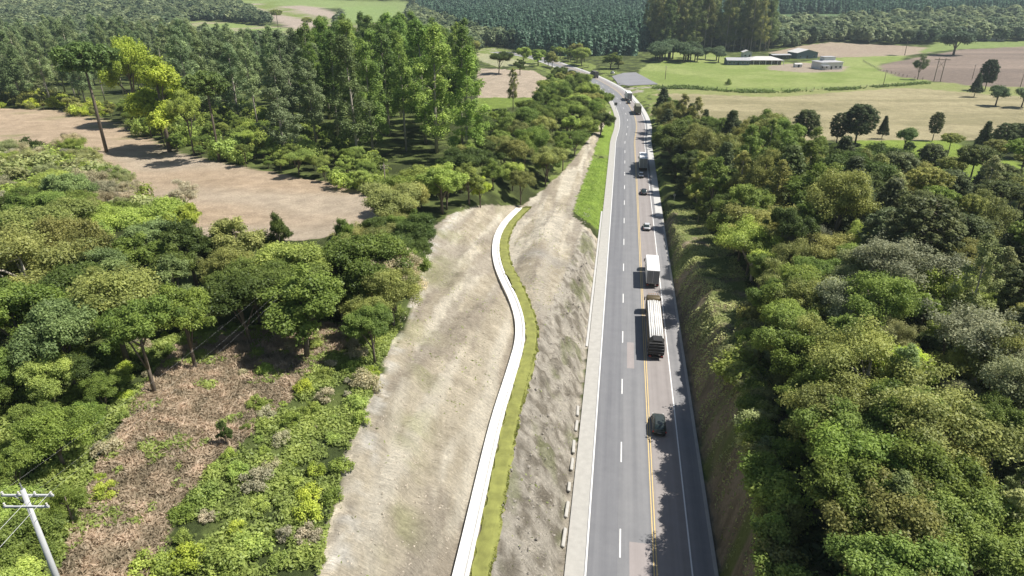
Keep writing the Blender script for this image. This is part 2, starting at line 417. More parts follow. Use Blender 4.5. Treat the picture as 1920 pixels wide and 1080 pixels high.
# green scrub on the hilltop
gsc = inpoly(pxw, pyw, [(-900, 640), (250, 640), (560, 590), (790, 420), (800, 500), (640, 880), (600, 1500), (-900, 1500)])
alb[gsc] = mixc(C((.06, .08, .028)), C((.13, .165, .05)), sstep(.35, .65, nm))[gsc]
scr2 = inpoly(pxw, pyw, [(-60, 205), (250, 240), (300, 330), (250, 430), (-60, 430)])
brk = inpoly(pxw, pyw, P_BRACK)
alb[brk] = mixc(mixc(C((.36, .29, .22)), C((.24, .185, .135)), ns), C((.20, .235, .08)), sstep(.5, .66, nm))[brk]
def paint(poly, c0, c1, n=None, wobble=True, amt=1.0):
    m = inpoly(pxw if wobble else PX, pyw if wobble else PY, poly) & (Y_ > 5)
    c = mixc(C(c0), C(c1), (nm if n is None else n)); alb[m] = c[m]; return m
rows = .5 + .5 * np.sin((X_ * .25 + Y_ * .97) * 1.1 + nf * 5)
m_b = paint(P_BROWN, (.63, .49, .345), (.53, .41, .28), sstep(.3, .75, .6 * nm + .4 * ns + .12 * (rows - .5)))
pale = sstep(.5, .7, fbm(X_ * .012 + 4, Y_ * .03, 3)) * m_b; alb = mixc(alb, C((.64, .56, .44)), pale * .55)
weeds = sstep(.6, .72, fbm(X_ * .1 + 44, Y_ * .1, 4)) * m_b * sstep(290, 230, PY + (PX < 330) * -30); alb = mixc(alb, C((.34, .33, .16)), weeds * .7)
paint(P_PAST, (.28, .36, .10), (.37, .43, .15), sstep(.3, .7, nf))
mdry = paint(P_DRY, (.50, .44, .26), (.38, .34, .19), sstep(.35, .7, fbm(X_ * .02, Y_ * .09, 4)))
gstrip = inpoly(pxw, pyw, [(1225, 166), (1450, 172), (1750, 153), (1990, 162), (1990, 185), (1900, 180), (1700, 164), (1450, 182), (1225, 174)]); alb[gstrip] = mixc(C((.30, .36, .11)), C((.40, .40, .18)), nm)[gstrip]
paint(P_PLOUGH, (.27, .215, .175), (.38, .30, .24), sstep(.3, .75, fbm(X_ * .01, Y_ * .05, 4)))
paint(P_TAN, (.42, .33, .26), (.50, .42, .30), nf)
paint(P_LAWN, (.27, .38, .06), (.33, .43, .09), nm)
paint(P_PALE, (.50, .46, .38), (.40, .38, .30)); paint(P_MID1, (.40, .42, .22), (.48, .46, .30)); paint(P_MID2, (.58, .48, .37), (.48, .40, .30)); paint(P_MID3, (.27, .36, .08), (.2, .27, .06))
paint(P_UL, (.46, .38, .31), (.55, .46, .37), nf); paint(P_UL2, (.33, .42, .16), (.27, .34, .12)); paint(P_UL3, (.30, .40, .12), (.45, .42, .26), sstep(.4, .6, nf)); paint(P_UL4, (.32, .43, .15), (.27, .36, .12))
paint(P_UL5, (.40, .33, .28), (.48, .4, .33)); paint(P_UL6, (.48, .46, .28), (.4, .42, .22)); paint(P_UR, (.16, .25, .11), (.13, .2, .09)); paint(P_UR2, (.30, .38, .13), (.25, .32, .1))
ring = inpoly(pxw, pyw, [(1440, 124), (1500, 117), (1590, 125), (1580, 134), (1500, 136), (1440, 131)]); alb[ring] = C((.45, .38, .29))
# verges on both sides of the far road
vg = (np.abs(U - 2) < 26) & (Y_ > 190); alb[vg & (nm > .42)] = C((.25, .31, .09)); 
dm = inpoly(pxw, pyw, P_DIRT)
u1v, upv, u3v = U1(Y_), UP(Y_), U3(Y_)
dirt = mixc(C((.62, .55, .425)), C((.47, .41, .31)), sstep(.35, .7, .5 * nm + .5 * ns))
dirt = mixc(dirt, C((.74, .68, .56)), sstep(.52, .64, fbm(U * .5, Y_ * .035, 3)) * .8)       # pale bands that follow the slope
dirt = mixc(dirt, C((.36, .31, .25)), sstep(.54, .64, fbm(U * .55 + 40, Y_ * .05, 3)) * .65)
mk = (np.abs(U - upv) < 30); cre = np.exp(-((U - u3v - .6 - 1.6 * wob) / .9) ** 2); dirt = mixc(dirt, C((.80, .77, .70)), cre * sstep(.4, .6, ns) * .7)
pth = np.exp(-((U - (u3v + 2.6)) / .45) ** 2) * (Y_ > 38) * (Y_ < 66); dirt = mixc(dirt, C((.72, .66, .54)), pth * .85)
gnl = np.exp(-((U - (u3v + 4.4)) / 1.6) ** 2) * (Y_ > 28) * (Y_ < 70); dirt = mixc(dirt, C((.42, .43, .22)), gnl * sstep(.4, .6, nm) * .5)
gry = sstep(-2.5, -.5, U - upv - 0) * (U > upv + 3.2) * (Y_ < 100); dirt = mixc(dirt, C((.50, .46, .40)), gry * .5)
dirt = mixc(dirt, C((.36, .37, .17)), sstep(.52, .68, fbm(X_ * .09 + 70, Y_ * .09, 4)) * .55 * sstep(u3v + 9, u3v + 1, U) )
onbank = (U < -6.3) & (U > u1v - .3) & (Y_ < 150)
bankc = mixc(C((.50, .46, .385)), C((.24, .215, .17)), sstep(.44, .60, .5 * ns + .5 * fbm(X_ * 2.2, Y_ * .7, 3)))
bankc = mixc(bankc, C((.22, .24, .11)), sstep(.6, .72, fbm(X_ * .5 + 9, Y_ * .2, 3)) * .6)
dirt = np.where(onbank[:, None], bankc * 1.35, dirt * np.array([1.22, 1.22, 1.20]))
rub = sstep(5, 0, np.abs(Y_ - 122)) * sstep(8, 0, np.abs(U + 16)); dirt = mixc(dirt, C((.5, .49, .47)), rub * .6)
trk = np.exp(-((U + 13.2 - 2.2 * np.sin(Y_ * .035)) / 1.0) ** 2) * (Y_ > 96) * (Y_ < 230); dirt = mixc(dirt, C((.66, .60, .49)), trk * .7)
alb[dm] = dirt[dm]
ex = (U > u1v - 1.5) & (U < -5.9) & (Y_ < 152) & (Y_ < 160); alb[ex] = dirt[ex]
edge = (U < -13) & (U > u3v - 1.0) & (Y_ < 60) ; alb[edge] = dirt[edge]
for P in (P_GRASS_A, P_GRASS_B): paint(P, (.24, .36, .055), (.30, .40, .09), wobble=False)
# right bank
rb = (U > 9.6) & (U < U6(Y_) + 1.5 + 4 * wob) & (Y_ < 165)
rbc = mixc(C((.46, .38, .26)), C((.30, .25, .16)), sstep(.35, .65, ns)); rbc = mixc(rbc, C((.26, .31, .10)), sstep(.44, .62, nm + .16 * sstep(U5(Y_) - 1, U5(Y_) + 1.5, U) - .06))
alb[rb] = rbc[rb]
fl = (Y_ > 640) & (nf > -1)
ground_me = mesh_np("ground", V, Fq, M_GROUND, smooth=True)
alb = np.where(((alb.max(1) > .2) & ~gsc)[:, None], alb * .68, alb)
a = ground_me.attributes.new("albedo", 'FLOAT_COLOR', 'POINT')
a.data.foreach_set("color", np.concatenate([alb, np.ones((len(alb), 1))], 1).astype(np.float32).ravel())
a = ground_me.attributes.new("rocky", 'FLOAT', 'POINT'); a.data.foreach_set("value", (dm & (Y_ < 260)).astype(np.float32))
ground = tag(link("ground", ground_me), kind='structure')

# ------------------------------------------------------------------ road surfaces
def mat_asphalt(name, dark, light, tyre=True):
    m, t, o = new_mat(name)
    p = N(t, "ShaderNodeBsdfPrincipled"); p.inputs['Roughness'].default_value = .8; p.inputs['Specular IOR Level'].default_value = .3
    at = N(t, "ShaderNodeAttribute", attribute_name="lane")   # metres from the dashed line, metres along
    mp = N(t, "ShaderNodeMapping"); mp.inputs['Scale'].default_value = (1.3, .02, 1)
    t.links.new(at.outputs['Vector'], mp.inputs[0])
    n1 = N(t, "ShaderNodeTexNoise"); n1.inputs['Scale'].default_value = 1.4; n1.inputs['Detail'].default_value = 4; t.links.new(mp.outputs[0], n1.inputs['Vector'])
    n2 = N(t, "ShaderNodeTexNoise"); n2.inputs['Scale'].default_value = .45; n2.inputs['Detail'].default_value = 8; n2.inputs['Roughness'].default_value = .75; t.links.new(at.outputs['Vector'], n2.inputs['Vector'])
    ad = N(t, "ShaderNodeMath", operation='ADD'); t.links.new(n1.outputs[0], ad.inputs[0]); t.links.new(n2.outputs[0], ad.inputs[1])
    sx = N(t, "ShaderNodeSeparateXYZ"); t.links.new(at.outputs['Vector'], sx.inputs[0])
    m1 = N(t, "ShaderNodeMath", operation='MULTIPLY'); m1.inputs[1].default_value = 2 * pi / 1.75; t.links.new(sx.outputs[0], m1.inputs[0])
    m2 = N(t, "ShaderNodeMath", operation='COSINE'); t.links.new(m1.outputs[0], m2.inputs[0])
    m3 = N(t, "ShaderNodeMath", operation='MULTIPLY_ADD'); m3.inputs[1].default_value = -.11; t.links.new(m2.outputs[0], m3.inputs[0]); t.links.new(ad.outputs[0], m3.inputs[2])
    rg = N(t, "ShaderNodeMapRange"); rg.inputs[1].default_value = .68; rg.inputs[2].default_value = 1.32; t.links.new(m3.outputs[0], rg.inputs[0])
    mx = N(t, "ShaderNodeMix", data_type='RGBA'); mx.inputs[6].default_value = (*dark, 1); mx.inputs[7].default_value = (*light, 1)
    t.links.new(rg.outputs[0], mx.inputs[0]); t.links.new(mx.outputs[2], p.inputs['Base Color'])
    t.links.new(p.outputs[0], o.inputs[0]); return m
M_ASPH = mat_asphalt("grey_asphalt", (.160, .163, .170), (.218, .219, .223))
M_ASPH2 = mat_asphalt("warm_worn_asphalt", (.225, .205, .195), (.285, .262, .250))
M_ASPH3 = mat_asphalt("shoulder_asphalt", (.17, .17, .175), (.24, .235, .235))
M_PATCH = mat_asphalt("patched_asphalt", (.25, .225, .215), (.31, .28, .27))
M_CONC = simple("concrete", (.37, .36, .33), .9, noise=.2, scale=1.2)
M_CONCW = simple("pale_new_concrete", (.46, .455, .435), .9, noise=.08, scale=1.5)
M_WHITE = simple("worn_white_paint", (.72, .72, .70), .7, noise=.12, scale=2)
M_YEL = simple("worn_yellow_paint", (.62, .46, .20), .7, noise=.18, scale=2)
SEND = ARC[-1] - 1
def strip(name, u0, u1, s0, s1, z, mat, step=3.0, thick=None, kind='structure', parent=None, link_=True, prof=None):
    """sheet between lateral offsets u0<u1 from s0 to s1; offsets may be functions of s"""
    n = max(1, int((s1 - s0) / step)); ss = np.linspace(s0, s1, n + 1)
    f0 = u0 if callable(u0) else (lambda s: u0); f1 = u1 if callable(u1) else (lambda s: u1)
    cols = 2; vs = []; uv = []
    for s in ss:
        for u in (f0(s), f1(s)):
            x, y, _ = road_pt(s, u); vs.append((x, y, z)); uv.append((u, s, 0))
    F4 = [(2 * i, 2 * i + 1, 2 * i + 3, 2 * i + 2) for i in range(n)]
    return vs, F4, uv
def sheet(name, parts, mat, kind='structure'):
    vs, fs, uv = [], [], []
    for v, f, q in parts:
        b = len(vs); vs += v; uv += q; fs += [tuple(i + b for i in r) for r in f]
    me = mesh_np(name, vs, fs, mat); a = me.attributes.new("lane", 'FLOAT_VECTOR', 'POINT')
    a.data.foreach_set("vector", np.array(uv, np.float32).ravel())
    return tag(link(name, me), kind=kind)
SA = s_at(-90)
sheet("road", [strip("", -3.7, 10.2, SA, SEND, 0.02, None)], M_ASPH)
sheet("road_left_lane", [strip("", -3.35, -.25, SA, s_at(250), .0235, None)], mat_asphalt("dark_left_lane_asphalt", (.138, .141, .151), (.187, .190, .198)))
sheet("road_warm_lane", [strip("", 3.95, 7.45, SA, SEND, 0.024, None)], M_ASPH2)
sheet("road_shoulder_lane", [strip("", 7.55, 9.75, SA, s_at(235), 0.025, None)], M_ASPH3)
sheet("road_shoulder_concrete", [strip("", 8.3, 10.15, s_at(170), SEND, 0.029, None)], M_CONCW)
sheet("road_patch", [strip("", 1.0, 3.3, SA, s_at(55.5), .026, None), strip("", .75, 1.9, s_at(92), s_at(100.5), .026, None)], M_PATCH)
# left concrete gutter shoulder with a drain at its foot
sheet("pavement", [strip("", -5.7, -3.7, SA, SEND, 0.045, None)], M_CONC)
sheet("pavement_right_gutter", [strip("", 9.75, 10.15, SA, s_at(168), 0.05, None)], M_CONC)
sheet("road_line_left", [strip("", -3.62, -3.44, SA, SEND, .05, None)], M_WHITE)
sheet("road_line_right", [strip("", 7.42, 7.58, SA, SEND, .03, None)], M_WHITE)
sheet("road_line_yellow", [strip("", 3.50, 3.62, SA, SEND, .03, None), strip("", 3.80, 3.92, SA, SEND, .0301, None)], M_YEL)
dsh = []
d0 = s_at(0)
base = None
for py in (1018, 845, 723, 633, 565, 510, 462):
    pass
xx, yy_ = ray0(1162, 1018); s_first = float(road_us([xx], [yy_])[1][0])
for i in range(-3, 28):
    c = s_first + 15.9 * i
    if c + 2 < SEND: dsh.append(strip("", -.07, .09, c - 2.1, c + 2.1, .03, None, step=2))
sheet("road_line_dashes", dsh, M_WHITE)
# parking lot by the road
def ground_sheet(name, pix, mat, z=.06, n=10):
    P = [ray0(px, py) for px, py in pix]
    me = bpy.data.meshes.new(name); bm = bmesh.new()
    vs = [bm.verts.new((x, y, 0)) for x, y in P]; bm.faces.new(vs)
    bmesh.ops.triangulate(bm, faces=bm.faces); bmesh.ops.subdivide_edges(bm, edges=bm.edges, cuts=6, use_grid_fill=True)
    for v in bm.verts: v.co.z = hz(v.co.x, v.co.y) + z
    bm.to_mesh(me); bm.free(); me.materials.append(mat); return tag(link(name, me), kind='structure')
M_LOT = simple("parking_asphalt", (.20, .20, .21), .85, noise=.2, scale=.15)
ground_sheet("pavement_parking", [(1147, 145), (1170, 138), (1192, 137), (1234, 160), (1178, 163), (1160, 160)], M_LOT, .25)

# concrete drain along the bench, grass strip beside it
def drape(name, uc, w, y0, y1, mat, lift, prof, step=.7, jit=0.0):
    """ribbon that follows UP(y)+uc with cross profile prof [(du,dz)...]"""
    ys = np.arange(y0, y1, step); nc = len(prof); vs = []
    for y in ys:
        u = UP(y) + uc
        # local width direction: across the path
        du = (UP(y + .5) - UP(y - .5)); kx = math.sqrt(1 + du * du)
        for (pu, dz) in prof:
            uu = u + pu * w * kx + jit * (vnoise(y * 1.3, pu * 9) - .5)
            x = straight(y) + uu * _n; 
            vs.append((x, y, 0.0, dz))
    A = np.array(vs); H = height(A[:, 0], A[:, 1])
    ctr = H.reshape(-1, nc).max(axis=1).repeat(nc)
    Vv = np.stack([A[:, 0], A[:, 1], (ctr if lift > .1 else H) + lift + A[:, 3]], 1)
    n = len(ys); id_ = np.arange(n * nc).reshape(n, nc)
    Fc = np.stack([id_[:-1, :-1].ravel(), id_[:-1, 1:].ravel(), id_[1:, 1:].ravel(), id_[1:, :-1].ravel()], 1)
    return link(name, mesh_np(name, Vv, Fc, mat, smooth=False))
o = drape("drainage_channel", -.15, .72, 18, 163.5, simple("bright_concrete_channel", (.80, .79, .75), .9, noise=.14, scale=.8), .42,
          [(-1.0, -.7), (-.98, 0), (-.62, .02), (-.32, -.22), (.32, -.22), (.62, .02), (.98, 0), (1.0, -.7)])
tag(o, "winding white concrete drainage channel on the bench of the cutting", "drainage channel")
M_TURF = simple("bright_turf", (.20, .21, .055), .95, noise=.55, scale=.9, bump=.4)
o = drape("grass_strip", 1.6, .92, 18, 164, M_TURF, .13, [(-1, 0), (-.5, .05), (0, .07), (.5, .05), (1, -.12)], jit=.5)
tag(o, kind='structure')
# ------------------------------------------------------------------ plants: prototypes
def leafset(rs, cen, nrm, size, tint, aspect=1.5):
    n = len(cen)
    nrm = nrm / (np.linalg.norm(nrm, axis=1, keepdims=True) + 1e-9)
    r = rs.normal(size=(n, 3)); t = np.cross(nrm, r); t /= np.linalg.norm(t, axis=1, keepdims=True) + 1e-9
    b = np.cross(nrm, t)
    L = (size * aspect * .5)[:, None]; W = (size * .5)[:, None]
    v = np.stack([cen + t * L, cen + b * W + t * L * .15, cen - t * L, cen - b * W - t * L * .1], 1)
    return v.reshape(-1, 3), np.repeat(tint, 4)
def puffs_to_leaves(rs, puffs, dens, size, flat=.8, jit=.55, up=.25):
    C_, N_, T_, S_ = [], [], [], []
    for (x, y, z, r) in puffs:
        n = max(12, int(dens * r * r)); base = rs.rand()
        d = rs.normal(size=(n, 3)); d[:, 2] += up * 1.2; d /= np.linalg.norm(d, axis=1, keepdims=True)
        rr = r * np.clip(np.abs(.78 + .26 * rs.normal(size=n)), .1, 1.6)
        # lumps inside the clump
        lump = 1 + .18 * np.sin(d[:, 0] * 7 + x * 9) * np.sin(d[:, 1] * 7 + y * 5) 
        c = np.array([x, y, z]) + d * (rr * lump)[:, None] * np.array([1, 1, flat])
        C_.append(c); N_.append(d * .75 + np.array([0, 0, .55]) + rs.normal(size=(n, 3)) * jit * .7); T_.append(.55 * base + .45 * rs.rand(n)); S_.append(size * (.6 + .8 * rs.rand(n)))
    return leafset(rs, np.concatenate(C_), np.concatenate(N_), np.concatenate(S_), np.concatenate(T_))
def leaf_mesh(name, v, t):
    n = len(v) // 4
    return mesh_np(name, v, np.arange(4 * n).reshape(n, 4), M_LEAF, tint=np.clip(t, 0, 1))
def tube_mesh(name, tubes, mat, seg=6):
    mb = MB()
    for pts, rad in tubes: mb.tube(pts, rad, seg)
    bmesh.ops.recalc_face_normals(mb.bm, faces=mb.bm.faces)
    me = bpy.data.meshes.new(name); mb.bm.to_mesh(me); mb.bm.free(); me.materials.append(mat)
    for p in me.polygons: p.use_smooth = True
    return me

PROTO = {}     # kind -> list of (trunk mesh, crown mesh, nominal height, crown centre fraction)
def broadleaf(seed, H=10, R=4.3, dens=780, size=.145, np_=5, low=.30, flat=.8, bark=M_BARK, pr=(.5, 1.0), per=14):
    """crown of several uneven sub-crowns, each made of many small leaf sprays"""
    rs = np.random.RandomState(seed); puffs = []; tubes = []
    lean = rs.normal(size=2) * .35
    main = [(0, 0, -.6), (lean[0] * .4, lean[1] * .4, H * .25), (lean[0], lean[1], H * .5), (lean[0] * 1.4, lean[1] * 1.3, H * .78)]
    tubes.append((main, [.26, .2, .15, .06]))
    a0 = rs.rand() * 6.28
    for k in range(np_ + 1):
        if k == 0: c = np.array([lean[0], lean[1], H * .76]); lr = R * .5
        else:
            a = a0 + k * 6.28 / np_ + rs.normal() * .35; d = R * rs.uniform(.42, .66)
            c = np.array([cos(a) * d + lean[0], sin(a) * d + lean[1], H * (low + (1 - low) * rs.uniform(.3, .72))]); lr = R * rs.uniform(.34, .52)
        q = main[1 + k % 2]; m = [q[i] * .5 + c[i] * .5 + (.4 if i == 2 else 0) for i in range(3)]
        tubes.append(([q, m, tuple(c)], [.13, .09, .04]))
        for n in range(per):
            d = rs.normal(size=3); d /= np.linalg.norm(d)
            if d[2] < -.45: d[2] *= -1
            r_ = rs.rand() ** .45 * lr * rs.uniform(.75, 1.18)
            p = c + d * r_ * np.array([1.05, 1.05, flat]); p[2] = min(p[2], H * 1.02)
            puffs.append((*p, rs.uniform(*pr) * R / 4.3))
            if n % 5 == 0: tubes.append(([tuple(c), tuple(p)], [.045, .015]))
    v, t = puffs_to_leaves(rs, puffs, dens, size, .75, jit=.75)
    return tube_mesh("trunk", tubes, bark), leaf_mesh("crown", v, t), H
def slender(seed, H=22, R=3.1, dens=420, size=.175, low=.30, bark=M_PALEBARK, n=66):
    rs = np.random.RandomState(seed); puffs = []; tubes = []
    b = rs.normal(size=2) * .5
    ax = lambda z: (b[0] * (z / H) ** 2, b[1] * (z / H) ** 2)
    tubes.append(([(*ax(z), z - .6 if z == 0 else z) for z in (0, H * .3, H * .6, H * .95)], [.24, .19, .12, .04]))
    for i in range(n):
        f = (i + rs.rand()) / n; z = H * (low + (1 - low) * f)
        prof = (sin(pi * min(1, f * .86 + .14)) ** .5) * (1.05 - .45 * f)
        a = rs.rand() * 6.28; rr = R * prof * rs.uniform(.25, 1.0); x0 = ax(z)
        p = (x0[0] + cos(a) * rr, x0[1] + sin(a) * rr, z)
        puffs.append((*p, rs.uniform(.5, 1.05) * (1.1 - .4 * f)))
        if i % 3 == 0: tubes.append(([(*ax(z - 1.8), z - 1.8), p], [.06, .02]))
    v, t = puffs_to_leaves(rs, puffs, dens, size, 1.15, jit=.7)
    return tube_mesh("trunk", tubes, bark, 5), leaf_mesh("crown", v, t), H
def araucaria(seed, H=16, shape='umbrella', R=4.6, dens=130, size=.26):
    rs = np.random.RandomState(seed); puffs = []; tubes = [([(0, 0, -.6), (.1, 0, H * .5), (0, .1, H * .97)], [.3, .24, .1])]
    if shape == 'umbrella': lv = [(H * .80, .75), (H * .86, .95), (H * .92, 1.0), (H * .965, .7), (H * 1.0, .3)]
    elif shape == 'oval': lv = [(H * (.30 + .068 * i), sin(pi * (.14 + .076 * i)) ** .65) for i in range(11)]
    else: lv = [(H * (.22 + .065 * i), 1 - .078 * i) for i in range(12)]
    for z, f in lv:
        n = int(5 + 6 * f); a0 = rs.rand() * 6
        for i in range(n):
            a = a0 + i * 2 * pi / n + rs.normal() * .15; r = R * f * rs.uniform(.8, 1.1)
            drop = .5 if shape != 'umbrella' else .15
            tip = (cos(a) * r, sin(a) * r, z + .25 * r * (.35 if shape == 'umbrella' else .1)); mid = (cos(a) * r * .55, sin(a) * r * .55, z - drop * r * .2)
            tubes.append(([(0, 0, z - .1), mid, tip], [.07, .05, .03]))
            puffs.append((*tip, rs.uniform(.55, .95) * R / 4.6))
            if f > .5 and rs.rand() < .75: puffs.append((cos(a) * r * .72, sin(a) * r * .72, z + .1, rs.uniform(.45, .75) * R / 4.6))
            if rs.rand() < (.65 if shape != 'open' else .2): puffs.append((cos(a + .3) * r * .4, sin(a + .3) * r * .4, z + .2, .6 * R / 4.6))
    v, t = puffs_to_leaves(rs, puffs, dens * 1.6, size, .62, jit=.6)
    return tube_mesh("trunk", tubes, M_BARK, 5), leaf_mesh("crown", v, t), H
def bush(seed, H=2.2, R=1.6, dens=800, size=.12, n=13, spread=.7):
    rs = np.random.RandomState(seed); puffs = []; tubes = []
    for i in range(n):
        a = rs.rand() * 6.28; r = R * math.sqrt(rs.rand()) * spread; z = H * rs.uniform(.25, .8) * (1 - .4 * r / R)
        puffs.append((cos(a) * r, sin(a) * r, z, rs.uniform(.3, .62) * R / 1.6)); 
        if i % 3 == 0: tubes.append(([(0, 0, -.3), (cos(a) * r * .5, sin(a) * r * .5, z * .5), (cos(a) * r, sin(a) * r, z)], [.05, .04, .02]))
    v, t = puffs_to_leaves(rs, puffs, dens, size, .85, jit=.8)
    return tube_mesh("stem", tubes, M_BARK, 4), leaf_mesh("foliage", v, t), H
PROTO['broadleaf'] = [broadleaf(1), broadleaf(2, R=4.8, np_=6, low=.22), broadleaf(3, H=9, R=4.0, low=.15, np_=5, pr=(.45, .9)), broadleaf(4, H=11, R=4.0, np_=5, flat=.95), broadleaf(5, H=10, R=3.6, low=.1, np_=6), broadleaf(13, H=10, R=5.2, low=.45, np_=7, flat=.5)]
PROTO['feathery'] = [broadleaf(21, H=9, R=4.2, dens=430, size=.125, np_=7, low=.25, flat=.8, pr=(.5, 1.1), per=12), broadleaf(22, H=8, R=4.6, dens=380, size=.125, np_=8, low=.3, flat=.7, pr=(.5, 1.1), bark=M_PALEBARK, per=11), broadleaf(23, H=10, R=4.0, dens=440, size=.125, np_=6, low=.2, flat=1.0, pr=(.5, 1.0), per=13)]
PROTO['slender'] = [slender(31), slender(32, R=3.5, low=.22), slender(33, H=23, R=2.7, low=.42, n=52), slender(34, H=20, R=3.8, low=.18, n=76)]
PROTO['umbrella'] = [araucaria(41), araucaria(42, H=15, R=4.2)]
PROTO['oval'] = [araucaria(43, H=13, shape='oval', R=4.6), araucaria(44, H=14, shape='oval', R=4.0)]
PROTO['cone'] = [araucaria(45, H=13, shape='cone', R=4.4), araucaria(46, H=15, shape='cone', R=4.8)]
PROTO['round'] = [broadleaf(51, H=7, R=2.8, dens=300, size=.24, np_=4, low=.35, pr=(1.1, 1.9), per=9)]
PROTO['bush'] = [bush(61), bush(62, H=1.8), bush(63, H=2.6, R=1.7), bush(64, H=1.6, R=1.9, n=16)]
NAMES = {'broadleaf': 'broadleaf_tree', 'feathery': 'feathery_tree', 'slender': 'eucalyptus_tree', 'umbrella': 'araucaria_tree', 'oval': 'araucaria_tree', 'cone': 'araucaria_tree', 'round': 'small_round_tree', 'bush': 'bush'}
NPL = {}
def plant(kind, x, y, h, col, label, group=None, wide=1.0, z=None, variant=None, cat=None, rot=None):
    P = PROTO[kind]; i = rnd.randrange(len(P)) if variant is None else variant
    tm, cm, H = P[i]
    nm_ = 'upright_tree' if kind == 'slender' and 'eucalyptus' not in label else 'bushy_tree' if kind == 'broadleaf' and 'bushy' in label else NAMES[kind]
    r = empty(nm_, (x, y, hz(x, y) if z is None else z), rnd.uniform(0, 6.28) if rot is None else rot)
    s = h / H; wide = wide * (1.5 if kind == 'slender' and h < 18 else 1); r.scale = (s * wide, s * wide, s)
    a, b = ("stem", "foliage") if kind == 'bush' else ("trunk", "crown")
    t = link(a, tm, r); c = link(b, cm, r)
    j = [rnd.uniform(.94, 1.06), 1, rnd.uniform(.88, 1.06)]
    if max(col) < .15 and col not in (G_DARK,): col = tuple(q * 2.1 for q in col)
    c.color = (col[0] * j[0], col[1] * j[1], col[2] * j[2], 1)
    tag(r, label, cat or ('bush' if kind == 'bush' else 'tree'), group)
    NPL[kind] = NPL.get(kind, 0) + 1
    return r
HASH = {}
def ok(x, y, d):
    i, j = int(x // 8), int(y // 8)
    for a in range(i - 2, i + 3):
        for b in range(j - 2, j + 3):
            for (p, q, e) in HASH.get((a, b), ()):
                m = min(d, e) if d != e else d
                if (p - x) ** 2 + (q - y) ** 2 < m * m: return False
    HASH.setdefault((i, j), []).append((x, y, d)); return True
# leaf colours (reflectance)
G_DARK = (.095, .130, .034); G_MID = (.165, .220, .050); G_LIGHT = (.28, .345, .085); G_YEL = (.36, .42, .07)
G_GREY = (.29, .31, .135); G_OLIVE = (.255, .265, .085); G_BLUE = (.18, .24, .09); G_DRAB = (.37, .34, .23)
def zone(poly, mix, spacing, hr, label, group, frac=.62, wr=(.85, 1.15), ymax=700, ymin=20, tries=6000, n=400, uav=None, seed=None, cols=None):
    """scatter plants whose crown centres show inside the traced outline"""
    rs = np.random.RandomState(seed if seed else abs(hash(poly[0])) % 9999)
    # world bounds from the outline
    W = [hit(px, min(py, 1250), hr[0] * frac) for px, py in poly]
    xs = [w[0] for w in W]; ys = [w[1] for w in W]
    X = rs.uniform(min(xs) - 3, max(xs) + 3, tries); Y = rs.uniform(min(ys) - 6, min(max(ys) + 20, ymax), tries)
    Z = height(X, Y); Hh = rs.uniform(hr[0], hr[1], tries)
    px, py = proj(X, Y, Z + Hh * frac); U_, S_ = road_us(X, Y)
    bx, by = proj(X, Y, Z)
    good = inpoly(px, py, poly) & (Y > ymin) & ((U_ < -9.5) | (U_ > np.where((Y < 175) & (hr[1] > 4), U6(Y) + 1.0, np.where(Y < 175, U5(Y) + .3, 14.5)))) & ~((U_ < 0) & (U_ > U3(Y) + 1.5) & (Y < 160))
    for P in FIELDS: good &= ~inpoly(bx, by, P)
    good &= ~inpoly(bx, by, P_DIRT)
    if hr[1] > 20:      # the tall groves stand back from the field rim
        for sh_ in (7, 14, 21):
            qx, qy = proj(X - sh_, Y, height(X - sh_, Y)); good &= ~inpoly(qx, qy, P_BROWN)
    if hr[1] < 2.5: good &= ~(inpoly(bx, by, P_BRACK) & (fbm(X * .2, Y * .2, 2) < .64))
    c = 0
    for i in np.nonzero(good)[0]:
        if c >= n: break
        if not ok(X[i], Y[i], spacing): continue
        kind, col = mix[rs.randint(len(mix))]
        plant(kind, X[i], Y[i], Hh[i], col, label, group, wide=rs.uniform(*wr), z=Z[i]); c += 1
    return c
def at(kind, px, py, h, col, label, frac=.62, wide=1.0, variant=None, group=None, d=1.5):
    x, y = hit(px, py, h * frac); ok(x, y, d)
    return plant(kind, x, y, h, col, label, group, wide=wide, variant=variant)

def bt(kind, bx, by, top, col, label, wide=1.0, variant=None):
    x, y = hit(bx, by); z = hz(x, y); h = 3.0
    while proj(x, y, z + h)[1] > top and h < 60: h += .25
    ok(x, y, 2); return plant(kind, x, y, h, col, label, wide=wide, variant=variant)
# ---- single trees one can point to
bt('umbrella', 200, 285, 88, (.060, .085, .025), "tall leaning araucaria with flat dark crown and bare trunk at the brown field edge", .95, 0)
bt('umbrella', 412, 303, 142, (.075, .105, .03), "bare trunked araucaria with yellowish flat crown beside the big bright tree", .8, 1)
bt('broadleaf', 318, 285, 92, G_YEL, "big bright yellow green tree bulging over the brown field", .95, 4)
bt('broadleaf', 262, 235, 55, G_YEL, "yellow green crown rising behind the big bright tree", 0.6, 1)
bt('broadleaf', 365, 292, 165, G_LIGHT, "lower yellow green tree in front of the big bright tree", 0.7, 3)
at('broadleaf', 345, 430, 10.5, G_YEL, "bright green tree with a dark trunk gap at the lower edge of the brown field", .6, .8, 3)
at('broadleaf', 452, 448, 11, G_OLIVE, "rounded olive tree standing against the brown field", .6, 1.05, 2)
at('broadleaf', 518, 445, 11, G_DARK, "narrow dark green tree right beside the rounded olive tree", .6, .6, 4)
at('broadleaf', 640, 445, 9, G_MID, "dark green tree at the lower corner of the brown field", .6, .75, 4)
at('broadleaf', 636, 560, 6.5, G_MID, "rounded mid green tree standing alone above the brown bracken", .6, .95, 2)
at('broadleaf', 690, 500, 12, G_MID, "large dense dark green tree near the top of the bare slope", .6, 1.0, 1)
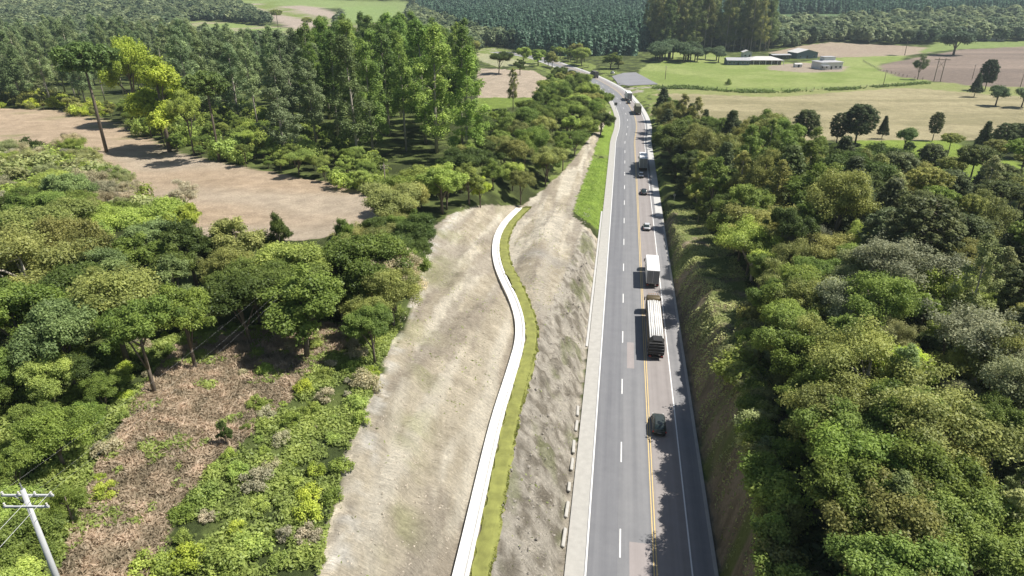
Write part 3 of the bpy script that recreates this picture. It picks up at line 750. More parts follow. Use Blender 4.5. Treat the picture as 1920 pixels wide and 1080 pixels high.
at('broadleaf', 835, 350, 9, G_LIGHT, "pale green rounded tree above the head of the bare slope", .6, 1.1, 0)
at('broadleaf', 900, 352, 8, G_YEL, "small yellow green tree on the rim above the bare slope", .6, .8, 2)
at('broadleaf', 80, 430, 11, (.19, .22, .07), "wide pale green flowering tree in the forest below the grey shrubs", .6, 1.2, 5)
at('feathery', 180, 345, 8, G_DRAB, "greyish bare looking tree on the near side of the brown field", .6, 1.0, 1)
at('feathery', 343, 362, 8, G_DRAB, "drab thin tree at the lower rim of the brown field", .6, 1.05, 2)
at('broadleaf', 420, 810, 3.2, G_DARK, "small dark tree standing alone in the brown bracken", .6, .6, 4)
at('slender', 962, 160, 17, G_OLIVE, "single slender tree rising in front of the pale field by the highway", .6, .8, 0)
at('feathery', 1500, 455, 9, (.20, .21, .15), "silvery grey tree beside the embankment of the highway", .62, .8, 1)
at('cone', 1595, 352, 15, (.045, .056, .026), "large dark conical araucaria towering over the wood", .55, 1.0, 1)
at('broadleaf', 1655, 520, 9, G_GREY, "broad grey green tree in the middle of the wood beyond the embankment", .6, 1.2, 5)
# trees of the pasture edge
bt('oval', 1505, 272, 208, (.045, .055, .022), "open crowned dark araucaria at the edge of the dry pasture, first in the row", 1.0, 0)
bt('oval', 1567, 272, 214, (.040, .050, .022), "dark araucaria touching the tallest one of the row", .95, 1)
bt('oval', 1603, 270, 199, (.042, .052, .022), "largest dark araucaria crown of the row along the dry pasture", 1.15, 0)
bt('cone', 1653, 261, 217, (.036, .046, .020), "dark pointed araucaria standing alone beside the bright lawn", .7, 0)
bt('oval', 1748, 264, 212, (.065, .07, .03), "airy araucaria with gaps in its crown over the lawn edge", .8, 1)
bt('round', 1695, 279, 240, (.06, .085, .03), "small round tree standing on the bright lawn", 1.0, 0)
at('bush', 1706, 272, 4, (.035, .05, .018), "dark bush standing beside the small round tree on the lawn", .6, .8, 0)
at('umbrella', 1785, 260, 10, G_OLIVE, "flat topped araucaria between the lawn and the wood", .88, 1.1, 0)
bt('cone', 1838, 290, 226, (.045, .055, .024), "pointed araucaria poking out of the wood by the dry pasture", .8, 1)
at('oval', 1745, 300, 10, (.06, .075, .03), "thin see through araucaria in front of the bright lawn", .6, 1.0, 0)
at('oval', 1885, 258, 11, (.045, .055, .024), "spreading dark araucaria beside the pointed one near the pasture", .62, 1.1, 1)
bt('feathery', 1720, 150, 100, (.055, .07, .03), "ragged dark tree at the corner of the ploughed field", .75, 2)
bt('oval', 1846, 170, 114, (.03, .04, .02), "tall dark tree with a bare trunk above its bushy neighbour in the dry pasture", .75, 0)
bt('cone', 1826, 182, 137, (.03, .042, .02), "dense dark conical tree standing in the dry pasture", .8, 1)
bt('round', 1866, 199, 161, (.05, .07, .03), "round tree on a thin trunk with its own shadow in the dry pasture", 1.1, 0)
at('round', 1922, 178, 9, (.07, .095, .04), "round tree cut by the picture edge in the dry pasture", .65, 1.2, 0)
bt('umbrella', 1696, 104, 58, (.045, .06, .032), "dark araucaria in front of the far wood between the fields", .8, 0)
at('round', 1795, 74, 20, (.04, .055, .03), "rounded dark tree beside the far end of the ploughed field", .65, 1.5, 0)
at('broadleaf', 1145, 112, 12, G_MID, "round green tree standing between highway bend and parking lot", .55, 1.7, 2)
at('broadleaf', 1160, 116, 9, G_OLIVE, "lower rounded tree merged with the one by the parking lot", .55, 1.5, 4)
at('broadleaf', 935, 110, 13, G_DARK, "dark round tree on several trunks in the pale field", .7, 1.2, 5)
at('broadleaf', 975, 122, 10, G_DARK, "small dark tree beside the pale field and highway verge", .6, 1.0, 2)
at('umbrella', 518, 28, 24, G_OLIVE, "distant araucaria in front of the pinkish field", .8, .9, 0)
at('umbrella', 576, 42, 20, G_OLIVE, "distant flat araucaria at the foot of the pinkish field", .8, .9, 1)
at('bush', 1366, 153, 4, G_MID, "small shrub growing alone in the green pasture", .5, .9, 0)

bt('umbrella', 1788, 500, 372, G_OLIVE, "dark araucaria with a long bare black trunk standing on the ridge", .6, 0)
bt('umbrella', 1910, 600, 470, G_OLIVE, "bare trunked araucaria beside the picture edge on the ridge", .55, 1)
at('cone', 1480, 330, 17, (.06, .075, .03), "feathery dark conical tree rising above the belt by the shoulder", .6, .9, 0)
at('feathery', 1432, 330, 16, G_OLIVE, "tall feathery tree above the belt beside the highway", .6, .8, 2)
at('feathery', 1700, 505, 11, (.27, .27, .18), "pale silvery crown in the middle of the hill wood", .6, 1.1, 1)
at('feathery', 1850, 640, 10, (.25, .26, .17), "greyish thin crown on the hill near the picture edge", .6, 1.1, 1)
at('broadleaf', 1680, 700, 8, G_YEL, "vivid yellow green crown among the grey trees of the hill", .6, 1.0, 1)
at('broadleaf', 1445, 590, 6, G_YEL, "small vivid green tree behind the grassy ledge", .6, .9, 2)
at('slender', 655, 130, 34, (.17, .22, .09), "tallest eucalyptus, standing at the head of the bright stand", .75, 1.25, 1)
# ---- tree masses
zone([(30, 385), (90, 345), (200, 395), (290, 425), (370, 450), (420, 475), (560, 495), (590, 540), (540, 590), (440, 600), (330, 630), (240, 650), (150, 640), (0, 620), (-60, 500), (-60, 390)],
     [('broadleaf', G_MID), ('broadleaf', G_DARK), ('broadleaf', G_MID), ('broadleaf', G_LIGHT), ('feathery', G_OLIVE), ('broadleaf', G_BLUE)], 6.2, (8.5, 12), "dense green forest tree on the hilltop below the brown field", "forest trees on the hilltop below the brown field", seed=11)
zone([(600, 510), (650, 460), (710, 430), (780, 410), (790, 470), (765, 560), (740, 600), (690, 620), (640, 520)],
     [('broadleaf', G_MID), ('feathery', G_OLIVE), ('broadleaf', G_DARK), ('feathery', G_DRAB)], 3.8, (6, 9.5), "tree in the belt along the top of the bare slope", "trees along the top of the bare slope", seed=12)
zone([(-150, 640), (0, 630), (90, 650), (200, 680), (230, 720), (170, 800), (150, 900), (80, 1000), (60, 1150), (-200, 1250)],
     [('broadleaf', G_LIGHT), ('broadleaf', G_MID), ('feathery', G_MID), ('broadleaf', G_DARK)], 3.6, (4, 6.5), "leafy tree below the power lines next to the bracken", "leafy trees below the power lines", seed=13)
zone([(-60, 255), (60, 235), (150, 250), (215, 295), (245, 350), (240, 395), (180, 400), (90, 350), (0, 390), (-60, 390)],
     [('feathery', G_GREY), ('feathery', G_LIGHT), ('bush', G_GREY), ('bush', G_LIGHT), ('feathery', G_DRAB)], 3.6, (4.5, 7.5), "pale grey green shrub tree on the near side of the brown field", "pale shrub trees on the near side of the brown field", seed=14)
zone([(-80, 30), (60, 22), (250, 45), (420, 70), (560, 90), (600, 150), (590, 200), (520, 215), (430, 200), (380, 130), (250, 95), (215, 150), (-80, 150)],
     [('slender', (.20, .26, .125)), ('slender', (.235, .285, .135)), ('slender', (.165, .22, .10))], 8.4, (25, 33), "tall slender grey green eucalyptus in the grove behind the brown field", "eucalyptus grove behind the brown field", frac=.72, wr=(1.1, 1.5), ymax=560, n=165, seed=15)
zone([(560, 120), (610, 60), (640, 20), (700, 45), (780, 60), (870, 95), (900, 150), (900, 230), (870, 290), (760, 310), (660, 300), (600, 240)],
     [('slender', (.17, .25, .06)), ('slender', (.21, .29, .07)), ('slender', (.14, .205, .055))], 6.2, (28, 37), "tall bright green eucalyptus in the dense stand beyond the brown field", "bright eucalyptus stand beyond the brown field", frac=.68, wr=(1.05, 1.35), ymax=430, ymin=168, n=85, seed=16)
zone([(225, 195), (330, 200), (420, 190), (520, 205), (620, 240), (720, 300), (730, 372), (620, 345), (500, 318), (420, 296), (330, 275), (250, 235)],
     [('broadleaf', G_MID), ('broadleaf', G_LIGHT), ('broadleaf', G_MID), ('bush', G_LIGHT)], 4.4, (3.5, 7.5), "low bushy tree along the far rim of the brown field", "bushy trees along the far rim of the brown field", seed=17)
zone([(-80, 175), (60, 170), (200, 190), (250, 195), (250, 212), (-80, 204)],
     [('bush', G_OLIVE), ('bush', G_YEL), ('broadleaf', G_OLIVE)], 5, (3, 6), "low shrub between the eucalyptus grove and the brown field", "shrubs between eucalyptus grove and brown field", seed=18)
zone([(720, 345), (850, 320), (905, 225), (1000, 205), (1020, 165), (1050, 135), (1085, 145), (1120, 175), (1140, 195), (1146, 225), (1112, 248), (1085, 275), (1050, 310), (1005, 350), (965, 365), (880, 385), (820, 395), (740, 400)],
     [('broadleaf', G_MID), ('broadleaf', G_DARK), ('broadleaf', G_LIGHT), ('broadleaf', G_OLIVE), ('feathery', G_MID)], 6.6, (8, 12), "bushy green tree in the belt between bare slope and highway bend", "tree belt between bare slope and highway bend", ymax=560, seed=19)
zone([(860, 70), (940, 80), (1010, 95), (1080, 90), (1100, 100), (1030, 112), (960, 95), (880, 90)],
     [('broadleaf', G_LIGHT), ('broadleaf', G_MID), ('broadleaf', G_OLIVE)], 9, (9, 14), "light green tree along the highway where it disappears", "light green trees where the highway disappears", ymax=800, seed=29)
zone([(1215, 190), (1240, 182), (1300, 205), (1345, 240), (1450, 235), (1480, 275), (1600, 290), (1660, 330), (1600, 430), (1500, 440), (1420, 440), (1380, 470), (1330, 440), (1285, 400), (1250, 340), (1225, 290)],
     [('broadleaf', G_DARK), ('broadleaf', G_MID), ('slender', G_MID), ('feathery', G_OLIVE), ('cone', (.05, .062, .028)), ('slender', G_OLIVE)], 6.0, (8, 17), "dark leafy tree in the dense belt beside the highway shoulder", "dense tree belt beside the highway shoulder", ymax=420, seed=20)
zone([(1600, 320), (1700, 325), (1800, 330), (1980, 290), (1980, 640), (1900, 620), (1830, 540), (1740, 470), (1640, 440)],
     [('umbrella', G_OLIVE), ('oval', (.06, .07, .032)), ('umbrella', (.065, .078, .03)), ('cone', (.06, .07, .035)), ('feathery', G_OLIVE), ('slender', G_GREY), ('umbrella', G_MID)], 6.4, (8, 15), "dull green araucaria wood tree beyond the ridge", "araucaria wood beyond the ridge", ymax=330, seed=21)
zone([(1820, 262), (1880, 250), (1980, 235), (1980, 290), (1830, 310)],
     [('oval', (.05, .06, .026)), ('umbrella', G_OLIVE)], 8, (9, 12), "dark araucaria between the wood and the dry pasture", "araucarias between wood and dry pasture", seed=22)
zone([(1390, 470), (1460, 440), (1600, 440), (1740, 480), (1830, 560), (1900, 660), (2010, 760), (2050, 1250), (1460, 1250), (1500, 950), (1560, 760), (1460, 640), (1400, 560)],
     [('feathery', G_GREY), ('feathery', G_OLIVE), ('slender', (.24, .27, .11)), ('feathery', (.27, .28, .16)), ('broadleaf', G_LIGHT), ('slender', (.20, .25, .08)), ('broadleaf', G_MID), ('feathery', G_OLIVE), ('feathery', G_LIGHT)], 4.5, (5, 11), "grey green tree on the hill above the highway cutting", "trees on the hill above the highway cutting", wr=(.62, 1.1), seed=23)
zone([(1340, 730), (1420, 560), (1450, 640), (1500, 740), (1480, 900), (1450, 1150), (1400, 1150), (1420, 950), (1380, 800)],
     [('bush', G_LIGHT), ('bush', G_OLIVE), ('bush', G_MID), ('bush', G_GREY)], 2.3, (1.6, 3.6), "leafy bush along the rim of the highway cutting", "bushes along the rim of the highway cutting", seed=24)
zone([(130, 660), (330, 620), (560, 600), (700, 640), (700, 720), (650, 860), (615, 1000), (600, 1200), (60, 1200), (150, 1000), (200, 800)],
     [('bush', G_LIGHT), ('bush', G_LIGHT), ('bush', G_MID), ('bush', G_DRAB), ('bush', G_YEL)], 2.05, (.6, 1.9), "low green bush in the scrub beside the bare slope", "low bushes in the scrub beside the bare slope", frac=.3, n=270, seed=25)
for (Y, u, h, kd) in ((35, 19.0, 10.2, 'broadleaf'), (39, 20.0, 10.8, 'feathery'), (42.5, 19.0, 10.5, 'broadleaf'), (46.5, 20.2, 11.2, 'broadleaf'), (50.5, 19.1, 10.5, 'broadleaf'), (54.5, 20.2, 10.8, 'feathery'), (58.5, 19.4, 10.8, 'broadleaf'), (62.5, 20.4, 8.8, 'broadleaf'), (66.5, 19.8, 10.5, 'broadleaf'), (70.5, 21.0, 10.5, 'feathery'), (74.5, 20.2, 10.2, 'broadleaf'), (78.5, 21.4, 9.5, 'broadleaf'), (44, 24.4, 10.8, 'broadleaf'), (52, 24.9, 11.2, 'broadleaf'), (60, 24.9, 10.8, 'feathery'), (68, 25.4, 10.2, 'broadleaf'), (90, 22, 8, 'broadleaf'), (97, 23, 9, 'feathery'), (104, 22.5, 8, 'broadleaf'), (113, 22, 9, 'broadleaf'), (122, 22, 10, 'broadleaf'), (131, 21.5, 11, 'broadleaf')):
    x = straight(Y) + u * _n; ok(x, Y, 3); plant(kd, x, Y, h, G_MID if kd == 'broadleaf' else G_OLIVE, "tall tree on the rim of the cutting throwing its shadow over the highway", "shade trees on the rim of the cutting", wide=1.0)
for k in range(44):
    Y = 34 + k * 1.0 + rnd.uniform(-.4, .4); u = U5(Y) + rnd.uniform(.1, 2.6); x = straight(Y) + u * _n
    plant('bush', x, Y, rnd.uniform(1.4, 2.8), rnd.choice([G_MID, G_OLIVE, G_LIGHT, G_GREY]), "thick bush on the very edge of the steep cutting, shading the near lane", "bushes on the edge of the steep cutting", wide=1.1)
# tall dark stand behind the farm
for i in range(52):
    f = i / 51; px = 1228 + 218 * f + rnd.uniform(-4, 4)
    x, y = ray0(px, 98 - 6 * rnd.random()); y += rnd.uniform(0, 50)
    plant('slender', x, y, rnd.uniform(42, 52), (.15, .195, .07) if rnd.random() < .6 else (.21, .225, .08), "very tall dark eucalyptus in the stand behind the farm buildings", "tall dark eucalyptus stand behind the farm", wide=rnd.uniform(.95, 1.25), variant=rnd.choice([1, 3]))
for i in range(22):
    px = 1225 + 150 * rnd.random(); x, y = ray0(px, 118 - 10 * rnd.random())
    plant('round', x, y, rnd.uniform(9, 15), (.05, .07, .035), "dark rounded tree in front of the tall eucalyptus stand", "rounded trees in front of the eucalyptus stand", wide=1.3)

# ------------------------------------------------------------------ far woods (uncountable): instanced over points
def far_proto(name, mat, kind, seed, size):
    rs = np.random.RandomState(seed)
    if kind == 'cone': puffs = [(rs.normal() * .3, rs.normal() * .3, z, 2.6 * (1 - z / 16) + .5) for z in np.linspace(2, 14.5, 9)]
    else: puffs = [(rs.normal() * 1.9, rs.normal() * 1.9, rs.uniform(4, 10), rs.uniform(1.6, 2.8)) for _ in range(12)]
    v, t = puffs_to_leaves(rs, puffs, 12, size, .9, jit=.5)
    me = mesh_np(name, v, np.arange(len(v)).reshape(-1, 4), mat, tint=np.clip(t, 0, 1)); return me
def scatter(name, label, cat, P, protos, smin, smax):
    """one object: points with tree meshes instanced by geometry nodes"""
    me = bpy.data.meshes.new(name); me.vertices.add(len(P)); me.vertices.foreach_set("co", np.asarray(P, np.float32).ravel()); me.update()
    o = link(name, me); tag(o, label, cat, kind='stuff')
    g = bpy.data.node_groups.new(name, 'GeometryNodeTree')
    g.interface.new_socket("Geometry", in_out='INPUT', socket_type='NodeSocketGeometry'); g.interface.new_socket("Geometry", in_out='OUTPUT', socket_type='NodeSocketGeometry')
    gi = g.nodes.new("NodeGroupInput"); go = g.nodes.new("NodeGroupOutput"); cur = []
    jo = g.nodes.new("GeometryNodeJoinGeometry")
    for k, po in enumerate(protos):
        ip = g.nodes.new("GeometryNodeInstanceOnPoints"); ob = g.nodes.new("GeometryNodeObjectInfo"); ob.inputs['Object'].default_value = po
        sel = g.nodes.new("FunctionNodeRandomValue"); sel.data_type = 'INT'; sel.inputs[4].default_value = 0; sel.inputs[5].default_value = len(protos) - 1; sel.inputs['Seed'].default_value = 5
        cmp = g.nodes.new("FunctionNodeCompare"); cmp.data_type = 'INT'; cmp.operation = 'EQUAL'; cmp.inputs[3].default_value = k
        g.links.new(sel.outputs[2], cmp.inputs[2]); g.links.new(cmp.outputs[0], ip.inputs['Selection'])
        ro = g.nodes.new("FunctionNodeRandomValue"); ro.data_type = 'FLOAT_VECTOR'; ro.inputs[0].default_value = (0, 0, 0); ro.inputs[1].default_value = (0, 0, 6.28); ro.inputs['Seed'].default_value = k
        sc_ = g.nodes.new("FunctionNodeRandomValue"); sc_.data_type = 'FLOAT'; sc_.inputs[2].default_value = smin; sc_.inputs[3].default_value = smax; sc_.inputs['Seed'].default_value = 9 + k
        g.links.new(gi.outputs[0], ip.inputs['Points']); g.links.new(ob.outputs['Geometry'], ip.inputs['Instance'])
        g.links.new(ro.outputs[0], ip.inputs['Rotation']); g.links.new(sc_.outputs[1], ip.inputs['Scale']); g.links.new(ip.outputs[0], jo.inputs[0])
    g.links.new(jo.outputs[0], go.inputs[0])
    md = o.modifiers.new("trees", 'NODES'); md.node_group = g; return o
M_PINE = mat_leaf("far_pine_needles", ((.095, .170, .118), (.125, .20, .13)))
M_FARW = mat_leaf("far_wood_leaves", ((.10, .145, .075), (.21, .24, .12)))
def seed_obj(name, me, lab):
    """a real tree standing at the edge of its wood, also used as the source of the instances"""
    o = link(name, me); return o
def world_pts(y0, y1, sp, seed, poly=None, inv=None, hh=8):
    rs = np.random.RandomState(seed); out = []
    y = y0
    Xs, Ys = [], []
    while y < y1:
        st = sp * (1 + max(0, y - 700) / 1500)
        hw = y * .82 + 60; n = int(2 * hw / st)
        Xs.append(np.linspace(-hw, hw, n) + rs.uniform(-.42, .42, n) * st); Ys.append(np.full(n, y) + rs.uniform(-.42, .42, n) * st); y += st * 1.0
    X = np.concatenate(Xs); Y = np.concatenate(Ys); Z = height(X, Y)
    bx, by = proj(X, Y, Z); px, py = proj(X, Y, Z + hh)
    g = np.ones(len(X), bool)
    for P in FIELDS: g &= ~inpoly(bx, by, P)
    for P in FIELDS: g &= ~inpoly(px, py, P) | (Y > 1500)
    u, s = road_us(X, Y); g &= (np.abs(u - 2) > 15) | (Y > 640)
    return X[g], Y[g], Z[g], bx[g], by[g]
PINE_AREA = [(985, 104), (1110, 106), (1225, 104), (1300, 60), (2100, 20), (2100, -200), (-200, -200), (-200, -8), (760, -8), (780, 20), (870, 66), (950, 84)]
def zone_pts(y0, y1, sp, seed, want):
    X, Y, Z, bx, by = world_pts(y0, y1, sp, seed)
    m = want(bx, by, X, Y); return np.stack([X[m], Y[m], Z[m] - .3], 1)
inP = lambda bx, by, X, Y: inpoly(bx, by, PINE_AREA) | (Y > 1450)
excl = lambda bx, by: inpoly(bx, by, [(1190, 98), (1215, 90), (1470, 90), (1800, 80), (2000, 76), (2000, 200), (1180, 200)])
pine_m = [far_proto("pine_tree", M_PINE, 'cone', s, 1.5) for s in (1, 2)]
wood_m = [far_proto("wood_tree", M_FARW, 'round', s, 1.5) for s in (3, 4, 5)]
def src(me, px, py, label, s):
    x, y = hit(px, py); o = link(me.name, me); o.location = (x, y, hz(x, y) - .2); o.scale = (s, s, s)
    tag(o, label, 'tree'); return o
# the source trees stand at the wood's own edge
def srcs(ms, spots, lab):
    out = []
    for m, (px, py), l in zip(ms, spots, lab):
        o = link(m.name, m); out.append(o)
        o2 = hit(px, py); o.location = (o2[0], o2[1], hz(*o2) - .2); tag(o, l, 'tree')
    return out
pine_o = srcs(pine_m, [(1112, 101), (1185, 103)], ["dark conifer at the foot of the plantation nearest the highway bend", "dark conifer at the plantation edge behind the parking lot"])
wood_o = srcs(wood_m, [(1500, 80), (1620, 78), (880, 84)], ["small rounded tree at the rim of the far wood behind the barn", "small rounded tree at the rim of the far wood above the tan field", "small rounded tree at the foot of the plantation by the pale field"])
Pp = zone_pts(600, 2700, 6.5, 5, lambda bx, by, X, Y: inP(bx, by, X, Y) & ~excl(bx, by) & ~inpoly(bx, by, P_UR))
scatter("pine_plantation", "dense dark blue green pine plantation covering the hills behind the highway bend", "plantation", Pp, pine_o, 1.0, 1.35)
Pw = zone_pts(430, 1500, 9.5, 6, lambda bx, by, X, Y: ~inP(bx, by, X, Y) & ~excl(bx, by) & (((X > 60) & (Y > 640)) | ((X < -40) & (by < 100)) | ((X < 0) & (Y > 560))))
scatter("far_wood", "mixed far wood of rounded grey green crowns beyond the fields", "woodland", Pw, wood_o, .9, 1.5)

# ------------------------------------------------------------------ low ground cover
def cover(name, label, cat, poly, n, size, zr, cols, seed, extra=None, clump=.5, thr=(.3, .6), asp=2.0):
    rs = np.random.RandomState(seed)
    W = [hit(px, min(py, 1200)) for px, py in poly]; xs = [w[0] for w in W]; ys = [w[1] for w in W]
    X = rs.uniform(min(xs), max(xs), n * 3); Y = rs.uniform(min(ys), max(ys), n * 3)
    Z = height(X, Y); px, py = proj(X, Y, Z); g = inpoly(px + 20 * (fbm(X * .5, Y * .5, 2) - .5), py, poly)
    nn = fbm(X * clump, Y * clump, 3); g &= rs.rand(len(X)) < sstep(thr[0], thr[1], nn)
    if extra is not None: g &= extra(X, Y)
    X, Y, Z, nn = X[g][:n], Y[g][:n], Z[g][:n], nn[g][:n]; m = len(X)
    cen = np.stack([X, Y, Z + rs.rand(m) * zr * (.3 + nn)], 1)
    nr = rs.normal(size=(m, 3)) * .6; nr[:, 2] += .8
    v, t = leafset(rs, cen, nr, size * (.5 + rs.rand(m)), np.clip(.3 * rs.rand(m) + .7 * (nn - .25) * 1.8, 0, 1), asp)
    o = link(name, mesh_np(name, v, np.arange(4 * m).reshape(m, 4), mat_leaf(name + "_leaves", cols), tint=t)); return tag(o, label, cat, kind='stuff')
cover("bracken", "dry brown bracken covering the hilltop scrub", "bracken", P_BRACK, 120000, .15, .5, ((.38, .305, .215), (.38, .305, .215)), 71, clump=.8, thr=(.05, .3), asp=4.5)
def scrubtest(X, Y):  # keeps the grass off bare soil and thins it in the bracken
    Z = height(X, Y); px, py = proj(X, Y, Z); return ~(inpoly(px, py, P_BRACK) & (fbm(X * .3, Y * .3, 3) < .50)) & ~inpoly(px, py, P_DIRT)
cover("scrub_grass", "tangled low green scrub grass on the hilltop", "grass", [(-100, 1200), (-100, 660), (200, 660), (560, 585), (740, 560), (770, 600), (705, 730), (655, 850), (618, 1000), (600, 1200)], 190000, .15, .7, ((.27, .33, .09), (.27, .33, .09)), 72, scrubtest)
cover("slope_tufts", "sparse weed tufts growing on the cut slopes", "weeds", P_DIRT, 9000, .16, .12, ((.22, .25, .10), (.22, .25, .10)), 73, lambda X, Y: (fbm(X * .15 + 3, Y * .15, 3) > .52) & (Y < 170) & (np.abs(road_us(X, Y)[0] - UP(Y) - .8) > 2.8), clump=1.1)
cover("strip_turf", "short turf along the white drainage channel", "turf", [(600, 1200), (1068, 1200), (1100, 400), (940, 380), (800, 560)], 420000, .13, .10, ((.235, .25, .065), (.235, .25, .065)), 81, lambda X, Y: np.abs(road_us(X, Y)[0] - UP(Y) - 1.55 - .5 * (vnoise(X * 1.3, Y * 1.3) - .5)) < .95, clump=.9, thr=(.1, .35))
cover("verge_grass", "bright short grass on the wedge of verge beside the shoulder", "grass", P_GRASS_A, 16000, .13, .07, ((.24, .33, .07), (.24, .33, .07)), 82, clump=.4, thr=(.2, .5))
cover("bank_grass", "long grass and weeds on the shaded bank of the cutting", "grass", [(1240, 400), (1330, 380), (1420, 560), (1440, 800), (1500, 1200), (1340, 1200), (1290, 800), (1262, 560)], 45000, .18, .4, ((.31, .33, .14), (.31, .33, .14)), 74, lambda X, Y: (road_us(X, Y)[0] > 10.8), clump=.35)
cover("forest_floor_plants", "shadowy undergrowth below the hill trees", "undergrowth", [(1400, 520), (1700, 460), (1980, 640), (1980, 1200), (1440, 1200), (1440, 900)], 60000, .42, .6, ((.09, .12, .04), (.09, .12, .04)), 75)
# ------------------------------------------------------------------ vehicles
M_TYRE = simple("black_rubber", (.025, .025, .026), .85, noise=.2); M_RIM = simple("grey_steel_rim", (.35, .35, .36), .4, .6)
M_GLASS = simple("dark_tinted_glass", (.03, .045, .045), .12, noise=.05, spec=.6); M_BLACK = simple("black_plastic", (.03, .03, .03), .6)
M_TWHITE = simple("white_truck_paint", (.80, .80, .78), .45, noise=.05, scale=.8); M_TGREY = simple("grey_rear_door_paint", (.22, .22, .22), .6, noise=.15, scale=2)
M_RED = simple("red_lamp_plastic", (.35, .02, .02), .3); M_STEEL = simple("dull_galvanised_steel", (.32, .33, .34), .5, .3)
def paint_mat(n, c, r=.3): return simple(n, c, r, .15, noise=.04, spec=.5)
def wheel(parent, x, y, r, w, name="wheel"):
    o = MB().tube([(x - w / 2, y, r), (x + w / 2, y, r)], r, 18).build("wheel", M_TYRE, parent, False)
    sx = 1 if x > 0 else -1
    MB().tube([(x + sx * (w / 2 - .03), y, r), (x + sx * (w / 2 + .012), y, r)], r * .55, 14).build("rim", M_RIM, o)
    return o
def on_road(px, py, u=None, ds=0):
    x, y = ray0(px, py); uu, s = road_us([x], [y]); uu, s = float(uu[0]), float(s[0])
    X, Y, h = road_pt(s + ds, uu if u is None else u); return X, Y, h - pi / 2
def ring(y, w, z0, z1, tw=1.0, c=.12):
    """rounded box section at length y: half width w, narrower by tw at the top"""
    t = w * tw
    return [(-w + c, y, z0), (w - c, y, z0), (w, y, z0 + c), (w, y, (z0 + z1) * .55), (t, y, z1 - c * .7), (t - c, y, z1), (-t + c, y, z1), (-t, y, z1 - c * .7), (-w, y, (z0 + z1) * .55), (-w, y, z0 + c)]
def car(px, py, u, paint, label, suv=False, L=4.3, W=.88, ds=0, z=.04):
    x, y, rz = on_road(px, py, u, ds); r = empty("car", (x, y, z), rz); tag(r, label, "car", "vehicles on the highway")
    hb = .95 if suv else .86; hr = 1.72 if suv else 1.45
    b = MB(); st = [(0, .90, .40, hb - .12), (.12, .97, .30, hb), (.6, 1.0, .24, hb + .04), (L * .5, 1.0, .22, hb + .03), (L - 1.25, 1.0, .22, hb), (L - .45, .96, .26, hb - .12), (L - .08, .86, .34, hb - .28), (L, .74, .42, hb - .36)]
    b.loft([ring(q[0], W * q[1], q[2], q[3], .93) for q in st]); body = b.build("body", paint, r, True)
    y0 = .10 if suv else .45
    g = MB().loft([ring(y0, W * .84, hb - .08, hb + .04, .95, .04), ring(y0 + (.28 if suv else .55), W * .86, hb - .08, hr - .08, .82, .06), ring(L * .42, W * .87, hb - .08, hr - .03, .82, .06), ring(L * .57, W * .87, hb - .08, hr - .08, .82, .06), ring(L - 1.25, W * .84, hb - .08, hb + .03, .9, .04)])
    g.build("windows", M_GLASS, r, True)
    MB().loft([[(-W * .68, q, z_), (W * .68, q, z_), (W * .60, q, z_ + .05), (-W * .60, q, z_ + .05)] for q, z_ in ((y0 + (.30 if suv else .6), hr - .07), (L * .38, hr - .03), (L * .56, hr - .06))]).build("roof", paint, r)
    for sx in (-1, 1):
        for wy in (.85, L - .85): wheel(r, sx * (W - .1), wy, .33 if not suv else .37, .22)
        MB().box(sx * W * .93 - .09, sx * W * .93 + .09, -.02, .12, hb - .28, hb - .1, .02).build("tail_lamp", M_RED, r)
        MB().box(sx * (W + .09) - .09, sx * (W + .09) + .09, L - 1.5, L - 1.38, hb, hb + .14, .03).build("mirror", M_BLACK, r)
        MB().box(sx * W * .72 - .14, sx * W * .72 + .14, L - .12, L - .01, hb - .42, hb - .3, .02).build("headlight", M_TWHITE, r)
    MB().box(-W * .85, W * .85, -.05, .06, .3, .52, .03).build("bumper", M_BLACK, r)
    MB().box(-.26, .26, -.03, .01, .56, .68).build("number_plate", M_STEEL, r)
    return r
def cab(r, y0, paint, W=1.22, H=2.9, L=2.2, z0=.55):
    b = MB().loft([ring(y0, W, z0, H - .1, .96, .1), ring(y0 + .3, W, z0, H, .95, .12), ring(y0 + L * .6, W, z0, H - .05, .95, .12), ring(y0 + L - .2, W, z0, H - .55, .94, .12), ring(y0 + L, W * .95, z0, H - 1.35, .95, .1)]).build("cab", paint, r, True)
    MB().box(-W * .85, W * .85, y0 + L - .16, y0 + L + .02, H - 1.4, H - .75, .03).build("windscreen", M_GLASS, r)
    for sx in (-1, 1):
        MB().box(sx * W - .02, sx * W + .02, y0 + L * .35, y0 + L * .85, H - 1.35, H - .65).build("side_window", M_GLASS, r)
        MB().box(sx * (W + .22) - .1, sx * (W + .22) + .1, y0 + L - .35, y0 + L - .25, H - 1.5, H - .8, .02).tube([(sx * W * .95, y0 + L - .3, H - .9), (sx * (W + .22), y0 + L - .3, H - .9)], .025, 5).build("mirror", M_BLACK, r)
    return b
def truck_base(px, py, u, label, L, ds=0):
    x, y, rz = on_road(px, py, u, ds); r = empty("truck", (x, y, .04), rz); tag(r, label, "truck", "vehicles on the highway")
    MB().box(-.45, -.3, .3, L - .6, .7, .95).box(.3, .45, .3, L - .6, .7, .95).box(-.3, .3, 1.2, 1.35, .72, .9).box(-.3, .3, L * .6, L * .6 + .15, .72, .9).build("chassis", M_BLACK, r)
    MB().box(-1.2, 1.2, -.02, .12, .45, .65, .02).build("bumper", M_BLACK, r)
    for sx in (-1, 1): MB().box(sx * .95 - .18, sx * .95 + .18, -.06, .0, .68, .82, .01).build("tail_lamp", M_RED, r)
    return r
